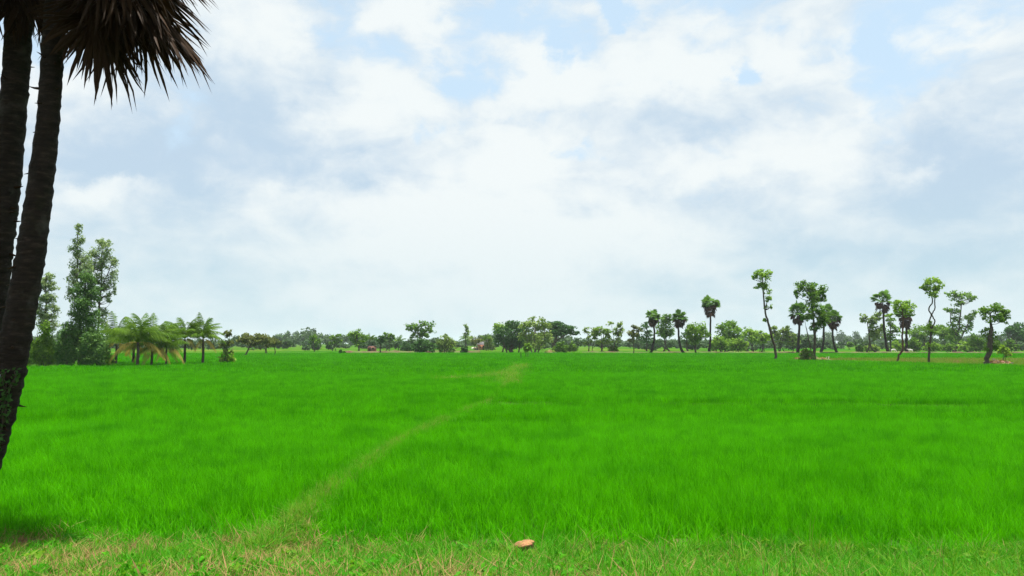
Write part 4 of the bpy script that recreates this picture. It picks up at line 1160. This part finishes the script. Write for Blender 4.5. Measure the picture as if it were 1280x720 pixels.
# white cows: one continuous skinned body, dark horns and hooves
def cow(label, loc, rz, grazing, s=1.0):
    verts = [(-0.75, 0, 1.05), (-0.35, 0, 1.03), (0.1, 0, 1.02), (0.5, 0, 1.1), (0.72, 0, 1.08)]
    rad = [(0.24, 0.26), (0.30, 0.33), (0.31, 0.35), (0.27, 0.36), (0.18, 0.22)]
    edges = [(0, 1), (1, 2), (2, 3), (3, 4)]
    def chain(start, pts, rs):
        prev = start
        for p, r_ in zip(pts, rs):
            verts.append(p); rad.append((r_, r_)); edges.append((prev, len(verts) - 1)); prev = len(verts) - 1
        return prev
    if grazing:
        h_ = chain(4, [(0.95, 0, 0.85), (1.12, 0, 0.55), (1.22, 0, 0.36), (1.30, 0, 0.14)], [0.14, 0.12, 0.115, 0.06])
    else:
        h_ = chain(4, [(0.95, 0, 1.30), (1.10, 0, 1.45), (1.27, 0, 1.36), (1.42, 0, 1.24)], [0.15, 0.13, 0.115, 0.07])
    chain(3, [(0.5, 0, 1.42)], [0.12])                                # hump
    chain(0, [(-0.97, 0, 1.0), (-1.02, 0, 0.6), (-1.02, 0, 0.42)], [0.05, 0.03, 0.045])   # tail
    for sy in (-1, 1):
        chain(3, [(0.48, 0.17 * sy, 0.75), (0.50, 0.17 * sy, 0.40), (0.48, 0.17 * sy, 0.02)], [0.11, 0.06, 0.055])
        chain(0, [(-0.70, 0.17 * sy, 0.78), (-0.80, 0.17 * sy, 0.42), (-0.74, 0.17 * sy, 0.02)], [0.13, 0.06, 0.055])
    me = bpy.data.meshes.new('cow'); me.from_pydata(verts, edges, []); me.update()
    me.materials.append(M['hide'])
    o = link('calf', me, None, None, loc, (0, 0, rz), (s, s, s))
    o.modifiers.new('skin', 'SKIN')
    for i, (a, b_) in enumerate(rad):
        me.skin_vertices[0].data[i].radius = (a, b_)
    me.skin_vertices[0].data[0].use_root = True
    sb = o.modifiers.new('sub', 'SUBSURF'); sb.levels = sb.render_levels = 2
    hx, hz = (1.17, 0.52) if grazing else (1.12, 1.55)
    for sy in (-1, 1):
        q, ra = smooth_line([(hx, 0.07 * sy, hz), (hx - 0.04, 0.2 * sy, hz + 0.1), (hx, 0.24 * sy, hz + 0.26)], [0.03, 0.025, 0.008], 6)
        V, T = tube(q, ra, 6); g = Geo(); g.add(V, T); link('horn', g.mesh('horn'), M['dark_hide'], o)
        V, T = tube([(hx - 0.02, 0.1 * sy, hz - 0.06), (hx - 0.05, 0.2 * sy, hz - 0.08), (hx - 0.08, 0.32 * sy, hz - 0.12)], [0.03, 0.06, 0.015], 6)
        g = Geo(); g.add(V, T); link('ear', g.mesh('ear'), M['hide'], o)
    return tag(o, label, 'calf')
b = PD(1113, HOR, DY(440.8)); b[2] = 0.0
cow('white calf with its head lowered, grazing at the foot of the leaning palmyra', (b[0], b[1] - 1.5, 0.42), R(-35), True, 0.62)
b = PD(1134, HOR, DY(440.8)); b[2] = 0.0
cow('white calf standing at the foot of the palmyra behind the leaning tree', (b[0], b[1] - 1.5, 0.42), R(160), False, 0.6)
b = PD(590.5, HOR, 325); b[2] = 0
cow('white calf standing near the red hut', (b[0], b[1], 0), R(60), False, 0.75)

# ------------------------------------------------------------------ stump on the verge
b = P(655, 693, 0.08); b[2] = verge_z(b[0], b[1]) - 0.02
root = empty('tree_stump', b, 'small cut tree stump with a fresh orange top in the verge grass', 'tree stump')
rs = np.random.default_rng(3)
n = 20; V, T = [], []
prof = [(0.0, 0.15), (0.06, 0.125), (0.12, 0.115), (0.20, 0.12), (0.225, 0.125)]
bump_ = 1 + 0.10 * np.sin(np.arange(n) * 1.9) + rs.normal(0, 0.04, n)
for z, rr in prof:
    for j in range(n):
        a = j / n * 6.283
        V.append((rr * math.cos(a) * bump_[j], rr * 0.85 * math.sin(a) * bump_[j], z + 0.025 * math.sin(a + 1) * (z > 0.15)))
for k in range(len(prof) - 1):
    for j in range(n):
        a_, b_ = k * n + j, k * n + (j + 1) % n
        T += [(a_, b_, b_ + n), (a_, b_ + n, a_ + n)]
link('bark', np_mesh('bark', V, T), M['bark_red'], root)
top = V[-n:]
V2 = [(x * 0.97, y * 0.97, z + 0.004) for x, y, z in top] + [(0.01, 0, 0.245)] + [(x * 1.0, y * 1.0, z - 0.012) for x, y, z in top]
T2 = [(j, (j + 1) % n, n) for j in range(n)] + [t for j in range(n) for t in ((n + 1 + j, n + 1 + (j + 1) % n, (j + 1) % n), (n + 1 + j, (j + 1) % n, j))]
M['cut'] = surf_mat('cut_wood', [(0.35, (0.15, 0.065, 0.028)), (0.65, (0.40, 0.20, 0.085))], 22, 0.7, 0.3)
link('cut_face', np_mesh('cut_face', V2, T2), M['cut'], root)

# ------------------------------------------------------------------ the two leaning palms at the road
def palm_trunk_mesh(pts, rad, seed, rings=150, sides=30):
    """trunk with the ridged scars of old leaf bases"""
    r = np.random.default_rng(seed)
    q, ra = smooth_line(pts, rad, rings)
    z = np.linspace(0, 1, rings)
    ph = np.cumsum(r.uniform(0.35, 0.75, rings))
    V, T = tube(q, ra, sides, cap=True)
    core = V[:rings * sides].reshape(rings, sides, 3)
    rel = core - q[:, None, :]
    a = np.arange(sides) / sides * 6.283
    f = 1 + 0.05 * np.sin(ph * 2.6)[:, None] * (0.6 + 0.4 * np.sin(a * 3 + ph[:, None])) + r.normal(0, 0.026, (rings, sides))
    saw = (ph % 1.0)[:, None] * 0.08
    core[:] = q[:, None, :] + rel * (f + saw)[:, :, None]
    return np_mesh('trunk', V, T)
def big_fan(r, R_, n, spread, fold, sag, petiole, tint):
    """one fan frond: stalk along +x, hub at its end, fingers split in their outer part; leaf droops by sag"""
    G_ = Geo()
    q, ra = smooth_line([(0, 0, 0), (petiole * 0.55, 0, 0.05 * petiole), (petiole, 0, 0)], [0.045, 0.028, 0.02], 8)
    V, T = tube(q, ra, 6); G_.add(V, T, tint * 0.7)
    hub = np.array((petiole, 0, 0))
    an = np.linspace(-spread, spread, n); da = (an[1] - an[0]) * 0.52
    for t in an:
        Rk = R_ * r.uniform(0.82, 1.12) * (1 - 0.25 * (abs(t) / spread) ** 2)
        tw = r.normal(0, 0.05)
        split = r.uniform(0.36, 0.52)
        def pt(ang, rr, z=0.0):
            x, y = math.cos(ang) * rr, math.sin(ang) * rr
            return hub + np.array((x, y * (1 - 0.35 * fold), z - sag * rr * rr / R_ - fold * abs(y) * 0.75))
        w2 = da * 0.42
        rows = [pt(t - da * 0.2, 0.06), pt(t, 0.06, 0.004), pt(t + da * 0.2, 0.06),
                pt(t - da, Rk * split), pt(t, Rk * split, 0.03), pt(t + da, Rk * split),
                pt(t + tw - w2, Rk * 0.80, -0.02), pt(t + tw, Rk * 0.80, 0.0), pt(t + tw + w2, Rk * 0.80, -0.02), pt(t + 1.7 * tw, Rk, -abs(r.normal(0.03, 0.05)))]
        T = []
        for k in (0, 3):
            for c in (0, 1):
                T += [(k + c, k + c + 1, k + c + 4), (k + c, k + c + 4, k + c + 3)]
        T += [(6, 7, 9), (7, 8, 9)]
        G_.add(rows, T, np.clip(tint + r.normal(0, 0.13), 0, 1))
    return G_.mesh('frond')
rp = np.random.default_rng(41)
FD = [big_fan(rp, 1.25, 30, 1.45, f, s, p, 0.45) for f, s, p in ((0.35, 0.20, 1.1), (0.6, 0.25, 1.0), (0.2, 0.12, 1.2), (0.8, 0.3, 0.9), (0.45, 0.15, 1.05))]
FG = [big_fan(rp, 1.2, 34, 2.2, f, s, p, 0.5) for f, s, p in ((0.15, 0.10, 1.2), (0.3, 0.15, 1.15), (0.1, 0.06, 1.25))]
FN = [big_fan(rp, 0.8, 9, 0.35, 0.5, 0.1, 1.0, 0.3)]
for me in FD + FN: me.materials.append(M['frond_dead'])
for me in FG: me.materials.append(M['frond_green'])
STUB = Geo()
V, T = tube([(0, 0, 0), (0.10, 0, 0.03), (0.19, 0, 0.035)], [0.03, 0.018, 0.004], 6); STUB.add(V, T)
STUB = STUB.mesh('leaf_stub'); STUB.materials.append(M['frond_dead'])
def aim(o, dirv, roll):
    x = Vector(dirv).normalized()
    up = Vector((0, 0, 1)) if abs(x.z) < 0.97 else Vector((0, -1, 0))
    y = up.cross(x).normalized(); z = x.cross(y)
    o.rotation_euler = (Matrix((x, y, z)).transposed() @ Matrix.Rotation(roll, 3, 'X')).to_euler()
def road_palm(label, d, line, seed, hang):
    r = np.random.default_rng(seed)
    m = d / F
    b = PD(line[0][0], HOR, d); b[2] = 0
    root = empty('roadside_palm', b, label, 'palm', 'leaning palmyra palms at the roadside')
    pts = [PD(x, y, d) - b for x, y, w in line]; pts[0][2] = -0.08
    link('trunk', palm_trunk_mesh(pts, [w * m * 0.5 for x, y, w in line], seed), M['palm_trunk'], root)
    top = pts[-1]
    q, ra = smooth_line(pts, [w * m * 0.5 for x, y, w in line], 60)
    for k in range(26):                                      # stubs of old leaf stalks
        i = int(r.integers(8, 55)); a = r.choice((r.normal(0.0, 0.5), r.normal(math.pi, 0.5), r.uniform(3.4, 6.0)))
        dv = np.array((math.cos(a), math.sin(a), r.uniform(-0.5, 0.3)))
        o = link('leaf_stub', STUB, None, root, q[i] + dv * ra[i] * 0.9)
        aim(o, dv, r.uniform(0, 6)); s = r.uniform(0.35, 0.9); o.scale = (s, s, s)
    for k in range(17):                                      # living fronds above
        a = k * 2.399; el = R(84 - 56 * (k / 17)) + r.normal(0, 0.06)
        dv = (math.cos(a) * math.cos(el), math.sin(a) * math.cos(el), math.sin(el))
        o = link('frond', FG[k % 3], None, root, top + np.array((0, 0, 0.15 - 0.2 * k / 17)))
        aim(o, dv, r.normal(0, 0.3)); o.scale = [r.uniform(0.9, 1.1)] * 3
    for (dv, me, s, dzv, roll) in hang:                      # dead fronds hanging down
        o = link('frond', me, None, root, top + np.array((0, 0, dzv)))
        aim(o, dv, roll); o.scale = (s, s, s)
    return root, b, pts
def ring(r, n, el0, el1, dz0, dz1, az0, az1, meshes_, s0=0.85, s1=1.1):
    out = []
    for k in range(n):
        a = az0 + (az1 - az0) * (k + r.random() * 0.7) / n; el = R(r.uniform(el0, el1))
        out.append(((math.cos(a) * math.cos(el), math.sin(a) * math.cos(el), math.sin(el)), meshes_[int(r.integers(len(meshes_)))], r.uniform(s0, s1), r.uniform(dz0, dz1), r.normal(0, 0.5)))
    return out
rh = np.random.default_rng(55)
hangA = (ring(rh, 12, -66, -30, -0.3, 0.1, -0.42, 0.5, FD, 0.92, 1.10) + ring(rh, 7, -24, 4, -0.1, 0.1, 1.0, 4.0, FD) + ring(rh, 5, -26, -8, -0.1, 0.1, -0.5, 0.5, FD, 0.92, 1.04) + ring(rh, 5, -46, -24, -0.05, 0.15, -2.6, -1.1, FD, 0.62, 0.78)
         + ring(rh, 3, -72, -60, -0.5, -0.2, -0.3, 0.5, FN, 0.8, 0.95))
hangB = ring(rh, 7, -40, -15, -0.1, 0.15, 0.6, 4.4, FD, 0.8, 1.0) + ring(rh, 9, -62, -40, -0.15, 0.1, -3.0, -0.3, FD, 0.78, 0.92) + ring(rh, 3, -80, -60, -0.6, -0.2, -1.4, 1.4, FN, 0.7, 0.9)
palmA, baseA, ptsA = road_palm('leaning palmyra palm trunk in front of its twin, shaggy dead fronds overhead', 10.9,
     [(-60, 682, 48), (-32, 610, 41), (-9, 540, 37), (10, 472, 35), (24, 400, 33), (38, 320, 32), (49.5, 240, 28.5), (61, 140, 25), (66, 60, 24.5), (72, -15, 24), (79, -80, 24)], 61, hangA)
palmB, baseB, ptsB = road_palm('darker upright palmyra palm trunk behind the leaning one at the verge', 11.9,
     [(-52, 664, 42), (-34, 560, 36), (-20, 460, 33), (-8, 360, 32), (-1, 300, 32), (7, 240, 31), (16, 140, 30), (22, 60, 30), (26, -30, 30), (29, -78, 30)], 62, hangB)
# pale paint on the trunk, and a creeper climbing it
r = np.random.default_rng(9)
q, ra = smooth_line([p for p in ptsA], [w * 10.9 / F * 0.5 for w in (48, 41, 37, 35, 33, 32, 28.5, 25, 24.5, 24, 24)], 200)
g = Geo(); V, T = [], []
zs = [PD(2, y, 10.9)[2] for y in (503, 494, 484, 474, 464)]
for k, zz_ in enumerate(zs):
    i = int(np.argmin(np.abs(q[:, 2] - zz_)))
    for j in range(9):
        a = -2.25 + 0.75 * j / 8 + 0.05 * math.sin(k * 2 + j)
        V.append(q[i] + np.array((math.cos(a), math.sin(a), 0)) * (ra[i] * 1.09))
for k in range(4):
    for j in range(8):
        a_ = k * 9 + j; T += [(a_, a_ + 1, a_ + 10), (a_, a_ + 10, a_ + 9)]
g.add(V, T)
M['paint'] = surf_mat('old_paint', [(0.35, (0.28, 0.36, 0.42)), (0.6, (0.55, 0.66, 0.74))], 14, 0.8, 0.3, extra=[(30, 0.55, 0.65, (0.06, 0.05, 0.045), 0.8, None)])
link('paint_patch', g.mesh('paint_patch'), M['paint'], palmA)['label'] = 'pale blue white weathered paint patch'
root = empty('creeper', Vector(baseA) + Vector(q[30]) * 1.0, 'small creeper with green and reddish leaves clinging to the leaning palm trunk', 'creeper')
off = np.array(root.location) - baseA
g, gl = Geo(), Geo()
I0 = int(np.argmin(np.abs(q[:, 2] - PD(2, 560, 10.9)[2]))); I1 = int(np.argmin(np.abs(q[:, 2] - PD(2, 462, 10.9)[2])))
for k in range(5):
    pts = []
    a = r.uniform(-2.2, -0.6)
    for i in range(I0, I1, 2):
        a += r.normal(0, 0.12)
        pts.append(q[i] + np.array((math.cos(a), math.sin(a), 0)) * (ra[i] * 1.10 + 0.012) - off)
        if r.random() < 0.95:
            V, T, t = leaves(r, pts[-1] + np.array((math.cos(a), math.sin(a), 0)) * 0.03, 3, (0.06, 0.05, 0.06), 0.045, 1.6, 0.4, r.uniform(0.2, 0.7)); gl.add(V, T, t)
    V, T = tube(pts, [0.008] * len(pts), 5); g.add(V, T)
link('stem', g.mesh('stem'), M['bark'], root)
link('foliage', gl.mesh('foliage'), M['leaf_deep'], root)

# ------------------------------------------------------------------ air
m = new_mat('haze_air')
pv = N(m, 'ShaderNodeVolumePrincipled')
pv.inputs['Color'].default_value = (0.86, 0.93, 1.0, 1)
pv.inputs['Density'].default_value = 0.00011
pv.inputs['Density Attribute'].default_value = ''
pv.inputs['Anisotropy'].default_value = 0.2
o_ = N(m, 'ShaderNodeOutputMaterial'); L(m, pv.outputs[0], o_.inputs['Volume'])
g = Geo(); g.box(-3560, 3560, -120, 3360, -1.0, 26.0)
tag(link('haze', g.mesh('haze'), m), kind='stuff')
